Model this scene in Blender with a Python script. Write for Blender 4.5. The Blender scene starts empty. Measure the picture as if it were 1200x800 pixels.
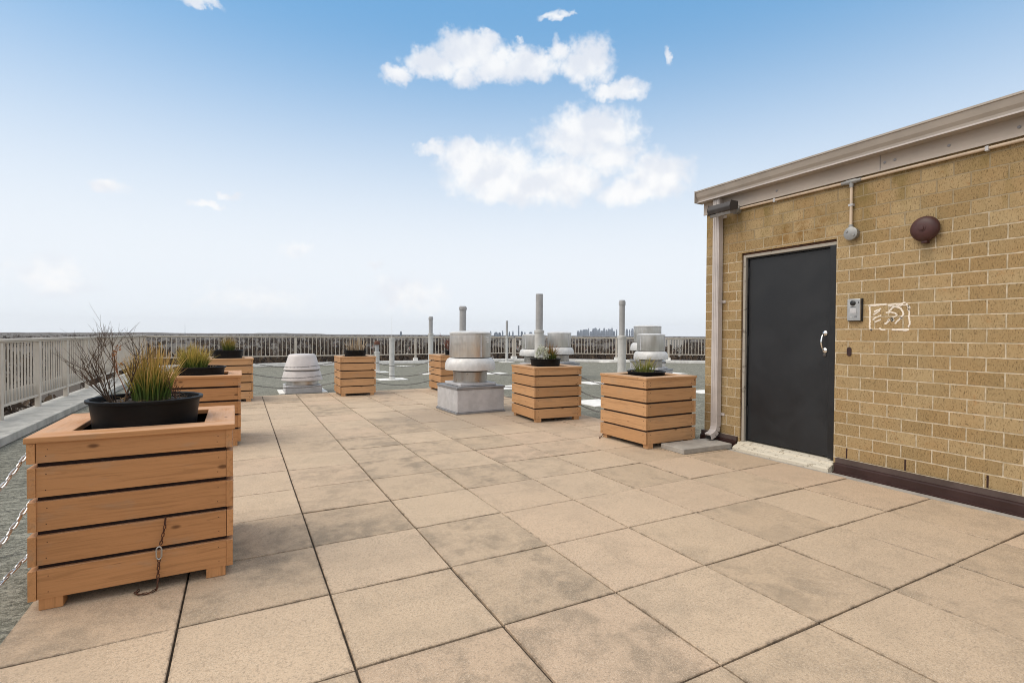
import bpy, math, random
from mathutils import Vector, Matrix, Quaternion
R = math.radians
random.seed(7)
scene = bpy.context.scene
col = scene.collection

# ------------------------------------------------------------------ node helpers
def new_mat(name):
    m = bpy.data.materials.new(name); m.use_nodes = True
    nt = m.node_tree; nt.nodes.clear()
    out = nt.nodes.new('ShaderNodeOutputMaterial')
    bs = nt.nodes.new('ShaderNodeBsdfPrincipled')
    nt.links.new(bs.outputs[0], out.inputs[0])
    return m, nt, bs, out

class N:
    """thin wrapper for building node trees"""
    def __init__(s, nt): s.nt = nt
    def n(s, t, **kw):
        nd = s.nt.nodes.new(t)
        for k, v in kw.items(): setattr(nd, k, v)
        return nd
    def put(s, sock, v):
        if isinstance(v, bpy.types.NodeSocket): s.nt.links.new(v, sock)
        elif v is not None:
            if isinstance(v, (tuple, list)) and len(v) == 3 and sock.type == 'RGBA': v = (*v, 1)
            sock.default_value = v
    def math(s, op, a, b=None, c=None, clamp=False):
        nd = s.n('ShaderNodeMath', operation=op); nd.use_clamp = clamp
        s.put(nd.inputs[0], a)
        if b is not None: s.put(nd.inputs[1], b)
        if c is not None: s.put(nd.inputs[2], c)
        return nd.outputs[0]
    def mix(s, f, a, b, blend='MIX'):
        nd = s.n('ShaderNodeMix', data_type='RGBA', blend_type=blend)
        nd.clamp_factor = True
        s.put(nd.inputs[0], f); s.put(nd.inputs[6], a); s.put(nd.inputs[7], b)
        return nd.outputs[2]
    def noise(s, vec, scale, detail=4, rough=.55, dist=0.0, dim='3D'):
        nd = s.n('ShaderNodeTexNoise', noise_dimensions=dim)
        s.put(nd.inputs['Vector'], vec)
        nd.inputs['Scale'].default_value = scale; nd.inputs['Detail'].default_value = detail
        nd.inputs['Roughness'].default_value = rough; nd.inputs['Distortion'].default_value = dist
        return nd.outputs[0]
    def ramp(s, v, lo, hi, a=0., b=1., smooth=True):
        nd = s.n('ShaderNodeMapRange', interpolation_type='SMOOTHSTEP' if smooth else 'LINEAR')
        s.put(nd.inputs[0], v)
        nd.inputs[1].default_value = lo; nd.inputs[2].default_value = hi
        nd.inputs[3].default_value = a; nd.inputs[4].default_value = b
        return nd.outputs[0]
    def mapping(s, vec, scale=(1, 1, 1), loc=(0, 0, 0), rot=(0, 0, 0)):
        nd = s.n('ShaderNodeMapping')
        s.put(nd.inputs[0], vec); nd.inputs[1].default_value = loc
        nd.inputs[2].default_value = rot; nd.inputs[3].default_value = scale
        return nd.outputs[0]
    def attr(s, name, kind='GEOMETRY'):
        nd = s.n('ShaderNodeAttribute', attribute_name=name, attribute_type=kind)
        return nd
    def pos(s): return s.n('ShaderNodeNewGeometry').outputs['Position']
    def obj(s): return s.n('ShaderNodeTexCoord').outputs['Object']
    def sep(s, v):
        nd = s.n('ShaderNodeSeparateXYZ'); s.put(nd.inputs[0], v); return nd.outputs
    def comb(s, x, y, z):
        nd = s.n('ShaderNodeCombineXYZ')
        for i, v in enumerate((x, y, z)): s.put(nd.inputs[i], v)
        return nd.outputs[0]
    def bump(s, h, strength, dist=.01, normal=None):
        nd = s.n('ShaderNodeBump'); s.put(nd.inputs['Height'], h)
        nd.inputs['Strength'].default_value = strength; nd.inputs['Distance'].default_value = dist
        if normal is not None: s.put(nd.inputs['Normal'], normal)
        return nd.outputs[0]

def srgb(r, g, b):
    f = lambda c: (c/255/12.92) if c/255 <= .04045 else ((c/255+.055)/1.055)**2.4
    return (f(r), f(g), f(b))

def simple(name, color, rough=.6, metal=0., var=.12, scale=8, bumpk=.0, bscale=60, spec=.5):
    m, nt, bs, out = new_mat(name); g = N(nt)
    v = g.obj()
    n1 = g.noise(v, scale, 5, .6)
    f = g.ramp(n1, .3, .7)
    c0 = tuple(c*(1-var) for c in color); c1 = tuple(min(1, c*(1+var)) for c in color)
    g.put(bs.inputs['Base Color'], g.mix(f, c0, c1))
    g.put(bs.inputs['Roughness'], g.ramp(n1, .25, .75, max(0, rough-.08), min(1, rough+.08)))
    bs.inputs['Metallic'].default_value = metal
    bs.inputs['Specular IOR Level'].default_value = spec
    if bumpk:
        g.put(bs.inputs['Normal'], g.bump(g.noise(v, bscale, 4), bumpk, .004))
    return m

# ------------------------------------------------------------------ materials
def mat_paver():
    m, nt, bs, out = new_mat('paver_concrete'); g = N(nt)
    p = g.pos()
    rnd = g.attr('rnd').outputs['Fac']
    tile = g.attr('rnd2').outputs['Fac']
    base = g.mix(rnd, (.505, .378, .256), (.60, .458, .318))
    base = g.mix(g.ramp(tile, .55, 1.0, 0, .6), base, (.60, .43, .30))
    # big soft tonal drift
    big = g.noise(p, .9, 3, .5)
    base = g.mix(g.ramp(big, .35, .7, 0, .35), base, (.485, .37, .265))
    # grey-green dirt blotches, different on every slab
    off = g.n('ShaderNodeVectorMath', operation='ADD'); g.put(off.inputs[0], p)
    g.put(off.inputs[1], g.comb(g.math('MULTIPLY', rnd, 37.), g.math('MULTIPLY', tile, 23.), 0.))
    b1 = g.noise(off.outputs[0], 3.4, 7, .7, .25)
    b2 = g.noise(off.outputs[0], 8.0, 5, .6, .3)
    dirt = g.math('MULTIPLY', g.ramp(b1, .40, .62), g.ramp(b2, .28, .56))
    dirt = g.math('MULTIPLY', dirt, g.ramp(rnd, .1, .9, 1.0, .35))
    px_ = g.sep(p)[0]
    dirt = g.math('MULTIPLY', dirt, g.ramp(px_, 4.2, 2.0, .5, 1.0))
    dirt = g.math('MULTIPLY', dirt, g.ramp(g.noise(p, .8, 3, .5), .32, .58, .35, 1.0))
    grit = g.noise(p, 140, 3, .7)
    base = g.mix(g.math('MULTIPLY', dirt, g.ramp(grit, .36, .60, .40, 1.0)), base, (.215, .172, .122))
    # stains and soft cast shade around the exhaust fan, painted into the slab colour
    s = g.sep(p)
    dx = g.math('DIVIDE', g.math('SUBTRACT', s[0], 3.5), 1.7)
    dy = g.math('DIVIDE', g.math('SUBTRACT', s[1], 5.1), 1.35)
    d = g.math('SQRT', g.math('ADD', g.math('MULTIPLY', dx, dx), g.math('MULTIPLY', dy, dy)))
    d = g.math('ADD', d, g.math('MULTIPLY', g.math('SUBTRACT', g.noise(p, 1.6, 4), .5), 1.3))
    base = g.mix(g.ramp(d, .5, 1.15, .48, 0), base, (.25, .205, .16))
    # ground-in dirt next to the joints
    ed = g.attr('edge').outputs['Fac']
    base = g.mix(g.math('MULTIPLY', g.ramp(ed, .0, 1.0, 0, .8), g.ramp(g.noise(p, 16, 6, .75), .42, .66)), base, (.16, .12, .085))
    # aggregate speckle
    sp = g.noise(p, 330, 2, .6)
    base = g.mix(g.ramp(sp, .56, .70, 0, .6), base, (.74, .66, .54))
    base = g.mix(g.ramp(sp, .44, .30, 0, .65), base, (.20, .15, .11))
    mo = g.noise(p, 34, 5, .75)
    base = g.mix(g.ramp(mo, .50, .30, 0, .30), base, (.27, .205, .145))
    base = g.mix(g.ramp(mo, .54, .72, 0, .22), base, (.68, .55, .41))
    sp2 = g.noise(p, 95, 3, .7)
    base = g.mix(g.ramp(sp2, .52, .32, 0, .6), base, (.27, .21, .155))
    g.put(bs.inputs['Base Color'], base)
    bs.inputs['Roughness'].default_value = .85
    bs.inputs['Specular IOR Level'].default_value = .3
    h = g.math('ADD', g.math('MULTIPLY', sp, .6), sp2)
    g.put(bs.inputs['Normal'], g.bump(h, .35, .004))
    return m

def mat_roof():
    m, nt, bs, out = new_mat('roof_granules'); g = N(nt)
    p = g.pos()
    st = g.noise(g.mapping(p, (3.0, 11, 1)), 1.8, 9, .82, .2)
    bl = g.noise(p, .55, 4, .6)
    base = g.mix(g.ramp(st, .40, .60), (.115, .115, .088), (.345, .335, .275))
    base = g.mix(g.ramp(bl, .35, .7, 0, .45), base, (.21, .205, .165))
    sp = g.noise(p, 210, 2, .7)
    base = g.mix(g.ramp(sp, .54, .70, 0, .8), base, (.50, .485, .42))
    base = g.mix(g.ramp(sp, .45, .3, 0, .6), base, (.055, .055, .05))
    s2 = g.noise(p, 42, 4, .7)
    base = g.mix(g.ramp(s2, .54, .34, 0, .75), base, (.055, .055, .045))
    # membrane seams across the roof
    ys = g.math('FRACT', g.math('DIVIDE', g.sep(p)[1], .98))
    seam = g.math('LESS_THAN', ys, .022)
    base = g.mix(g.math('MULTIPLY', seam, .6), base, (.06, .06, .055))
    g.put(bs.inputs['Base Color'], base)
    bs.inputs['Roughness'].default_value = .92
    bs.inputs['Specular IOR Level'].default_value = .2
    g.put(bs.inputs['Normal'], g.bump(g.math('ADD', sp, s2), .6, .006))
    return m

BRZ, BRH, BRW = .130, .1062, .2135
def mat_brick():
    m, nt, bs, out = new_mat('blond_brick'); g = N(nt)
    p = g.pos(); s = g.sep(p)
    wob = g.math('MULTIPLY', g.math('SUBTRACT', g.noise(p, 14, 3), .5), .006)
    u = g.math('ADD', g.math('ADD', g.math('ADD', s[1], g.math('MULTIPLY', s[0], 1.)), -5.05+.152), wob)
    v = g.math('ADD', g.math('SUBTRACT', s[2], BRZ), wob)
    uv = g.comb(u, v, 0.)
    def brick(c1, c2, mo, smooth=.25):
        b = g.n('ShaderNodeTexBrick'); b.offset = .5; b.offset_frequency = 2; b.squash = 1
        g.put(b.inputs['Vector'], uv)
        b.inputs['Scale'].default_value = 1; b.inputs['Mortar Size'].default_value = .0055
        b.inputs['Mortar Smooth'].default_value = smooth; b.inputs['Bias'].default_value = 0
        b.inputs['Brick Width'].default_value = BRW; b.inputs['Row Height'].default_value = BRH
        g.put(b.inputs['Color1'], c1); g.put(b.inputs['Color2'], c2); g.put(b.inputs['Mortar'], mo)
        return b
    b = brick((0, 0, 0), (1, 1, 1), (.5, .5, .5))
    rnd = g.sep(b.outputs[0])[0]; mort = b.outputs[1]
    fb = g.noise(p, 3.2, 5, .6)
    base = g.mix(rnd, (.30, .208, .098), (.43, .318, .172))
    base = g.mix(g.ramp(fb, .4, .7, 0, .5), base, (.37, .235, .105))
    ru = g.noise(p, 17, 4, .65)
    base = g.mix(g.math('MULTIPLY', g.ramp(ru, .58, .74, 0, .6), g.ramp(rnd, .3, .9)), base, (.36, .17, .06))
    # fired-clay speckle, drawn out vertically like wire-cut brick
    sp = g.noise(g.mapping(p, (1, 1, .45)), 150, 3, .75)
    base = g.mix(g.ramp(sp, .49, .30, 0, .95), base, (.085, .052, .022))
    base = g.mix(g.ramp(sp, .57, .76, 0, .5), base, (.58, .44, .25))
    # olive weathering under the roof edge and rust above the door
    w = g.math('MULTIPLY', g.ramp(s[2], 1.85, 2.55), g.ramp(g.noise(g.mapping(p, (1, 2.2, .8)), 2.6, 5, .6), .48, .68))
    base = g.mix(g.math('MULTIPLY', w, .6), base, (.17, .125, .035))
    dd = g.math('ABSOLUTE', g.math('SUBTRACT', s[1], 1.05))
    rust = g.math('MULTIPLY', g.math('MULTIPLY', g.ramp(dd, .55, .2), g.ramp(s[2], 2.05, 2.2)),
                  g.math('MULTIPLY', g.ramp(s[2], 2.5, 2.25), g.ramp(g.noise(p, 9, 4), .45, .68)))
    base = g.mix(g.math('MULTIPLY', rust, .75), base, (.20, .10, .02))
    mcol = g.mix(g.ramp(g.noise(p, 30, 4), .35, .7), (.44, .36, .245), (.63, .535, .40))
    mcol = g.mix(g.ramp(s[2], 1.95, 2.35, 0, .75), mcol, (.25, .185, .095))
    # run-off streak under the alarm bell
    by = g.math('ABSOLUTE', g.math('SUBTRACT', s[1], .118))
    stk = g.math('MULTIPLY', g.math('MULTIPLY', g.ramp(by, .07, .015), g.ramp(s[2], 1.72, 2.0)), g.ramp(s[2], 2.12, 2.05))
    base = g.mix(g.math('MULTIPLY', stk, .5), base, (.12, .095, .05))
    c = g.mix(mort, base, mcol)
    g.put(bs.inputs['Base Color'], c)
    bs.inputs['Roughness'].default_value = .9
    bs.inputs['Specular IOR Level'].default_value = .25
    h = g.math('ADD', g.math('MULTIPLY', g.math('SUBTRACT', 1., mort), 1.), g.math('MULTIPLY', sp, .22))
    g.put(bs.inputs['Normal'], g.bump(h, .75, .006))
    return m

def mat_wood(name, ca, cb, top, wear=.3):
    m, nt, bs, out = new_mat(name); g = N(nt)
    gc = g.attr('gc').outputs['Vector']; rnd = g.attr('rnd').outputs['Fac']
    up = g.math('ABSOLUTE', g.sep(g.n('ShaderNodeNewGeometry').outputs['Normal'])[2])
    grain = g.noise(g.mapping(gc, (2.2, 42, 42)), 1., 6, .65, 1.2)
    fine = g.noise(g.mapping(gc, (9, 320, 320)), 1., 3, .6)
    base = g.mix(rnd, ca, cb)
    base = g.mix(g.ramp(grain, .46, .68, 0, .5), base, tuple(c*.62 for c in ca))
    base = g.mix(g.ramp(fine, .55, .78, 0, .28), base, tuple(c*.5 for c in ca))
    # paler tone mixed into upward-facing boards
    top_tone = g.math('MULTIPLY', g.ramp(up, .7, .95), g.ramp(g.noise(g.mapping(gc, (2, 9, 9)), 1.5, 4), .25, .6))
    base = g.mix(g.math('MULTIPLY', top_tone, .75), base, top)
    # paint worn off in patches along the grain
    wn = g.noise(g.mapping(gc, (3.2, 20, 20)), 1.6, 5, .65, .5)
    base = g.mix(g.ramp(wn, .64, .76, 0, wear), base, (.23, .105, .035))
    wn2 = g.noise(g.mapping(gc, (6, 40, 40)), 1.1, 4, .6, .5)
    base = g.mix(g.ramp(wn2, .70, .78, 0, wear+.2), base, (.10, .042, .015))
    # weathered grey blotches
    gy = g.noise(g.mapping(gc, (2.5, 7, 7)), 1.3, 5, .65)
    base = g.mix(g.ramp(gy, .54, .72, 0, .38), base, (.36, .25, .165))
    # drying cracks along the grain
    ck = g.noise(g.mapping(gc, (3.5, 120, 120)), 1., 2, .5)
    ckm = g.math('MULTIPLY', g.ramp(ck, .70, .76), g.ramp(g.noise(g.mapping(gc, (4, 12, 12)), 1., 3), .55, .65))
    base = g.mix(g.math('MULTIPLY', ckm, .85), base, (.045, .02, .01))
    # knots
    vo = g.n('ShaderNodeTexVoronoi'); g.put(vo.inputs['Vector'], g.mapping(gc, (4.2, 9, 9))); vo.inputs['Scale'].default_value = 1.
    kr = g.sep(vo.outputs['Color'])[0]
    kn = g.math('MULTIPLY', g.ramp(vo.outputs['Distance'], .13, .05), g.math('GREATER_THAN', kr, .62))
    base = g.mix(g.math('MULTIPLY', kn, .8), base, (.09, .035, .012))
    g.put(bs.inputs['Base Color'], base)
    g.put(bs.inputs['Roughness'], g.ramp(grain, .3, .7, .55, .8))
    bs.inputs['Specular IOR Level'].default_value = .3
    g.put(bs.inputs['Normal'], g.bump(g.math('ADD', grain, g.math('MULTIPLY', fine, .5)), .25, .003))
    return m

def mat_metal(name, color, rough=.38, metal=.9, streak=True):
    m, nt, bs, out = new_mat(name); g = N(nt)
    v = g.obj()
    n1 = g.noise(g.mapping(v, (7, 7, .8) if streak else (4, 4, 4)), 2., 5, .6)
    n2 = g.noise(v, 11, 5, .65)
    base = g.mix(g.ramp(n1, .3, .7), tuple(c*.82 for c in color), color)
    base = g.mix(g.ramp(n2, .58, .75, 0, .4), base, tuple(c*.6 for c in color))
    g.put(bs.inputs['Base Color'], base)
    bs.inputs['Metallic'].default_value = metal
    g.put(bs.inputs['Roughness'], g.ramp(n2, .3, .7, rough-.08, rough+.14))
    return m

def mat_worn_paint(name, paint, under, amount=.5, scale=18):
    m, nt, bs, out = new_mat(name); g = N(nt)
    p = g.pos()
    n1 = g.noise(g.mapping(p, (1, .6, 1)), scale, 6, .7, .4)
    n2 = g.noise(p, scale*4, 3, .6)
    base = g.mix(g.ramp(n1, amount+.06, amount-.04), paint, under)
    base = g.mix(g.ramp(n2, .55, .8, 0, .3), base, (.12, .09, .06))
    g.put(bs.inputs['Base Color'], base); bs.inputs['Roughness'].default_value = .75
    g.put(bs.inputs['Normal'], g.bump(n1, .3, .004))
    return m

def mat_attr_color(name, rough=.7, trans=0.):
    m, nt, bs, out = new_mat(name); g = N(nt)
    g.put(bs.inputs['Base Color'], g.attr('col').outputs['Color'])
    bs.inputs['Roughness'].default_value = rough
    bs.inputs['Specular IOR Level'].default_value = .25
    if trans:
        tr = g.n('ShaderNodeBsdfTranslucent'); g.put(tr.inputs['Color'], g.attr('col').outputs['Color'])
        mx = g.n('ShaderNodeMixShader'); mx.inputs[0].default_value = trans
        nt.links.new(bs.outputs[0], mx.inputs[1]); nt.links.new(tr.outputs[0], mx.inputs[2])
        nt.links.new(mx.outputs[0], out.inputs[0])
    return m

def mat_land():
    m, nt, bs, out = new_mat('winter_land'); g = N(nt)
    p = g.pos()
    a = g.noise(p, .006, 6, .65); b = g.noise(p, .05, 5, .7); c = g.noise(p, .0015, 3, .5)
    base = g.mix(g.ramp(a, .35, .65), (.055, .042, .031), (.095, .075, .055))
    base = g.mix(g.ramp(b, .5, .72, 0, .6), base, (.115, .098, .068))
    base = g.mix(g.ramp(b, .45, .25, 0, .7), base, (.04, .034, .028))
    base = g.mix(g.ramp(c, .5, .7, 0, .4), base, (.10, .10, .06))
    g.put(bs.inputs['Base Color'], base); bs.inputs['Roughness'].default_value = .95
    return m

M = {}
M['paver'] = mat_paver()
M['joint'] = simple('joint_dirt', (.05, .038, .026), .95, var=.5, scale=30)
M['roof'] = mat_roof()
M['brick'] = mat_brick()
M['wood_dark'] = mat_wood('stained_cedar', (.465, .222, .09), (.57, .282, .118), (.62, .37, .22), .35)
M['wood_light'] = mat_wood('sunned_cedar', (.46, .25, .115), (.60, .345, .172), (.52, .345, .22), .34)
M['liner'] = simple('dark_liner', (.022, .010, .008), .9, var=.2)
M['pot'] = simple('black_plastic', (.006, .006, .0065), .5, var=.15, scale=5, spec=.18)
M['soil'] = simple('potting_soil', (.028, .018, .012), .95, var=.6, scale=60, bumpk=1., bscale=50)
M['leaf'] = mat_attr_color('grass_blade', .55, .3)
M['twig'] = mat_attr_color('twig_bark', .8)
M['alu'] = mat_metal('spun_aluminium', (.70, .69, .67), .40, .85)
M['alu_dark'] = mat_metal('neck_aluminium', (.46, .44, .41), .33, .85)
M['alu_pale'] = mat_metal('weathered_aluminium', (.70, .69, .675), .55, .3, False)
M['cone_paint'] = simple('chalky_aluminium_paint', (.60, .56, .545), .55, .15, var=.1, scale=5)
M['galv'] = mat_metal('galvanised_sheet', (.56, .555, .565), .55, .15, False)
M['galv_dark'] = mat_metal('galvanised_flange', (.30, .30, .31), .5, .5, False)
M['pipe_grey'] = simple('grey_vent_pipe', (.39, .39, .39), .6, .1, var=.12, scale=6)
M['pipe_pale'] = simple('pale_vent_sleeve', (.52, .52, .50), .65, .05, var=.12, scale=6)
M['rail'] = simple('beige_rail_paint', (.56, .505, .43), .5, .0, var=.08, scale=5)
M['rail_plate'] = simple('toe_board_paint', (.40, .38, .34), .6, .0, var=.1, scale=3)
M['coping'] = simple('pale_coping', (.43, .415, .375), .85, var=.22, scale=5, bumpk=.3)
M['white'] = simple('white_membrane', (.80, .785, .75), .7, var=.12, scale=5)
M['chain'] = mat_metal('zinc_chain', (.62, .62, .62), .35, .9, False)
M['chain_dark'] = mat_metal('dull_chain', (.16, .155, .15), .55, .7, False)
M['chain_rust'] = simple('rusty_chain', (.09, .035, .018), .85, .1, var=.5, scale=60)
M['door'] = None
M['frame_black'] = simple('black_frame_paint', (.008, .009, .011), .45, var=.2, scale=5)
M['fascia'] = simple('taupe_fascia', (.43, .37, .315), .55, .0, var=.07, scale=3)
M['gutter'] = simple('taupe_gutter', (.375, .33, .285), .5, .0, var=.08, scale=3)
M['downspout'] = simple('pale_downspout', (.52, .475, .45), .5, .0, var=.09, scale=4)
M['conduit'] = simple('painted_conduit', (.58, .46, .34), .5, .0, var=.1, scale=8)
M['jbox'] = mat_metal('cast_box', (.34, .34, .33), .5, .5, False)
M['bell'] = simple('oxblood_enamel', (.058, .019, .017), .55, .0, var=.2, scale=10)
M['bronze'] = simple('dark_bronze_housing', (.055, .048, .045), .5, .2, var=.15, scale=8)
M['lens'] = simple('smoked_lens', (.22, .21, .20), .15, .0, var=.1)
M['steel'] = mat_metal('brushed_steel', (.55, .55, .54), .35, .9, False)
M['chrome'] = mat_metal('bright_handle', (.85, .85, .84), .18, 1., False)
M['black'] = simple('black_part', (.012, .012, .013), .4, var=.1)
M['flash'] = simple('brown_base_flashing', (.035, .014, .012), .42, .1, var=.2, scale=4)
M['flash_top'] = simple('brown_flashing_cap', (.085, .06, .055), .5, .1, var=.2, scale=4)
M['sill'] = mat_worn_paint('worn_sill_paint', (.60, .55, .45), (.24, .20, .14), .39, 34)
M['jamb'] = mat_worn_paint('worn_jamb', (.36, .33, .28), (.17, .15, .12), .36, 10)
M['lintel'] = simple('rusted_lintel', (.10, .045, .025), .85, var=.4, scale=20)
M['chalk'] = simple('white_paint_marks', (.80, .72, .62), .85, var=.1, scale=30)
M['slab'] = simple('grey_concrete', (.36, .335, .30), .85, var=.15, scale=9, bumpk=.4, bscale=120)
M['cap_brown'] = simple('rusty_cap', (.12, .05, .03), .8, var=.3, scale=20)
M['facade'] = simple('block_facade', (.30, .24, .17), .85, var=.12, scale=1)
M['land'] = mat_land()
M['wood_far'] = mat_attr_color('bare_woodland', .95)
M['house_pale'] = simple('pale_siding', (.52, .50, .46), .8, var=.08, scale=.3)
M['house_red'] = simple('red_brick_house', (.22, .10, .075), .85, var=.15, scale=.3)
M['roof_tile'] = simple('grey_shingles', (.15, .14, .135), .9, var=.2, scale=.4)
M['tower'] = simple('tower_facade', (.20, .24, .30), .6, var=.25, scale=.04)
M['glass'] = simple('window_glass', (.05, .055, .06), .2, var=.2)
M['sticker'] = simple('white_sticker', (.75, .74, .72), .5, var=.05)

def mat_door():
    m, nt, bs, out = new_mat('charcoal_door_paint'); g = N(nt)
    p = g.pos()
    n1 = g.noise(p, 2.2, 5, .6, .5); n2 = g.noise(p, 90, 2, .5); s = g.noise(g.mapping(p, (1, 3, 3)), 9, 3, .6)
    base = g.mix(g.ramp(n1, .35, .7), (.0088, .0102, .0128), (.0145, .0165, .0198))
    base = g.mix(g.ramp(s, .71, .80, 0, .6), base, (.07, .07, .07))
    g.put(bs.inputs['Base Color'], base)
    g.put(bs.inputs['Roughness'], g.ramp(n1, .3, .7, .38, .56))
    g.put(bs.inputs['Normal'], g.bump(n2, .06, .003))
    return m
M['door'] = mat_door()

# ------------------------------------------------------------------ mesh builder
class MB:
    def __init__(s):
        s.v = []; s.f = []; s.mi = []; s.sm = []; s.gc = []; s.rnd = []; s.col = []; s.edge = []; s.rnd2 = []
    def _add(s, vs, fs, mi=0, smooth=False, gc=None, rnd=None, colr=None):
        b = len(s.v); r = random.random() if rnd is None else rnd
        s.v += [tuple(x) for x in vs]
        s.gc += [tuple(x) for x in (gc or vs)]
        s.rnd += [r]*len(vs)
        if colr is None: colr = [(1, 1, 1)]*len(vs)
        elif isinstance(colr, tuple): colr = [colr]*len(vs)
        s.col += colr
        for f in fs:
            s.f.append(tuple(b+i for i in f)); s.mi.append(mi); s.sm.append(smooth)
    def box(s, lo, hi, mi=0, rot=None, piv=None, long=None, rnd=None, colr=None):
        lo = Vector(lo); hi = Vector(hi); c = (lo+hi)/2; h = (hi-lo)/2
        L = [Vector((sx*h.x, sy*h.y, sz*h.z)) for sz in (-1, 1) for sy in (-1, 1) for sx in (-1, 1)]
        if long is None: long = max(range(3), key=lambda i: h[i])
        o = random.random()*50
        perm = [long]+[i for i in range(3) if i != long]
        gc = [(q[perm[0]]+o, q[perm[1]]+o*.37, q[perm[2]]) for q in L]
        vs = []
        for q in L:
            w = c+q
            if rot is not None:
                pv = Vector(piv) if piv is not None else c
                w = pv+rot@(w-pv)
            vs.append(w)
        s._add(vs, [(0, 2, 3, 1), (4, 5, 7, 6), (0, 1, 5, 4), (2, 6, 7, 3), (0, 4, 6, 2), (1, 3, 7, 5)], mi, False, gc, rnd, colr)
    def prism(s, poly, axis, a, b, mi=0, smooth=False):
        """extrude 2D polygon along axis ('x','y','z') from a to b"""
        def mk(p, t):
            return {'x': (t, p[0], p[1]), 'y': (p[0], t, p[1]), 'z': (p[0], p[1], t)}[axis]
        n = len(poly)
        vs = [mk(p, a) for p in poly]+[mk(p, b) for p in poly]
        fs = [tuple(range(n)), tuple(range(2*n-1, n-1, -1))]+[(i, (i+1) % n, n+(i+1) % n, n+i) for i in range(n)]
        s._add(vs, fs, mi, smooth)
    def lathe(s, prof, c=(0, 0, 0), n=40, mi=0, smooth=True, axis=None, rnd=None):
        """prof: list of (r,z); axis: Matrix 3x3 mapping z to direction"""
        c = Vector(c); vs = []; fs = []
        for r, z in prof:
            for k in range(n):
                a = 2*math.pi*k/n
                q = Vector((r*math.cos(a), r*math.sin(a), z))
                if axis is not None: q = axis@q
                vs.append(c+q)
        for i in range(len(prof)-1):
            for k in range(n):
                k2 = (k+1) % n
                fs.append((i*n+k, i*n+k2, (i+1)*n+k2, (i+1)*n+k))
        s._add(vs, fs, mi, smooth, rnd=rnd)
        if prof[0][0] > 1e-5: s.f.append(tuple(len(s.v)-len(vs)+k for k in range(n-1, -1, -1))); s.mi.append(mi); s.sm.append(False)
        if prof[-1][0] > 1e-5: s.f.append(tuple(len(s.v)-n+k for k in range(n))); s.mi.append(mi); s.sm.append(False)
    def tube(s, path, rad, n=8, mi=0, closed=False, cap=True, colr=None, smooth=True):
        path = [Vector(p) for p in path]; m = len(path)
        rads = rad if isinstance(rad, (list, tuple)) else [rad]*m
        vs = []; fs = []; cols = []
        up = None
        for i, p in enumerate(path):
            if closed: t = path[(i+1) % m]-path[i-1]
            else: t = path[min(i+1, m-1)]-path[max(i-1, 0)]
            t.normalize()
            if up is None:
                up = Vector((0, 0, 1)) if abs(t.z) < .9 else Vector((1, 0, 0))
            x = up.cross(t)
            if x.length < 1e-6: x = Vector((1, 0, 0)).cross(t)
            x.normalize(); y = t.cross(x); up = y
            for k in range(n):
                a = 2*math.pi*k/n
                vs.append(p+(x*math.cos(a)+y*math.sin(a))*rads[i])
                if isinstance(colr, list): cols.append(colr[i])
        seg = m if closed else m-1
        for i in range(seg):
            j = (i+1) % m
            for k in range(n):
                k2 = (k+1) % n
                fs.append((i*n+k, i*n+k2, j*n+k2, j*n+k))
        if cap and not closed:
            fs.append(tuple(range(n-1, -1, -1))); fs.append(tuple((m-1)*n+k for k in range(n)))
        s._add(vs, fs, mi, smooth, colr=cols if isinstance(colr, list) else colr)
    def build(s, name, mats, parent=None, bevel=0., seg=2, origin=None):
        me = bpy.data.meshes.new(name)
        v = s.v
        if origin is not None:
            o = Vector(origin); v = [tuple(Vector(q)-o) for q in v]
        me.from_pydata(v, [], s.f)
        if not isinstance(mats, (list, tuple)): mats = [mats]
        for m in mats: me.materials.append(m)
        me.polygons.foreach_set('material_index', s.mi)
        me.polygons.foreach_set('use_smooth', s.sm)
        def put(nm, typ, data, key):
            a = me.attributes.new(nm, typ, 'POINT'); a.data.foreach_set(key, data)
        put('gc', 'FLOAT_VECTOR', [c for q in s.gc for c in q], 'vector')
        put('rnd', 'FLOAT', s.rnd, 'value')
        put('col', 'FLOAT_COLOR', [c for q in s.col for c in (*q[:3], 1.)], 'color')
        me.validate(); me.update()
        if any(s.sm): me.set_sharp_from_angle(angle=R(38))
        ob = bpy.data.objects.new(name, me); col.objects.link(ob)
        if origin is not None: ob.location = origin
        if parent is not None:
            ob.parent = parent
        if bevel:
            b = ob.modifiers.new('bevel', 'BEVEL'); b.width = bevel; b.segments = seg; b.limit_method = 'ANGLE'; b.angle_limit = R(35)
        return ob

def tag(o, label=None, cat=None, group=None, kind=None):
    if label: o['label'] = label
    if cat: o['category'] = cat
    if group: o['group'] = group
    if kind: o['kind'] = kind
    return o
def empty(name, loc=(0, 0, 0), rz=0.):
    o = bpy.data.objects.new(name, None); col.objects.link(o)
    o.location = loc; o.rotation_euler = (0, 0, rz); o.empty_display_size = .1
    return o
def copy_tree(o, parent=None):
    c = o.copy(); col.objects.link(c)
    if parent is not None: c.parent = parent
    for ch in list(o.children): copy_tree(ch, c)
    return c
def rnd_unit():
    while True:
        q = Vector((random.uniform(-1, 1), random.uniform(-1, 1), random.uniform(-1, 1)))
        if .05 < q.length < 1: return q.normalized()

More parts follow.
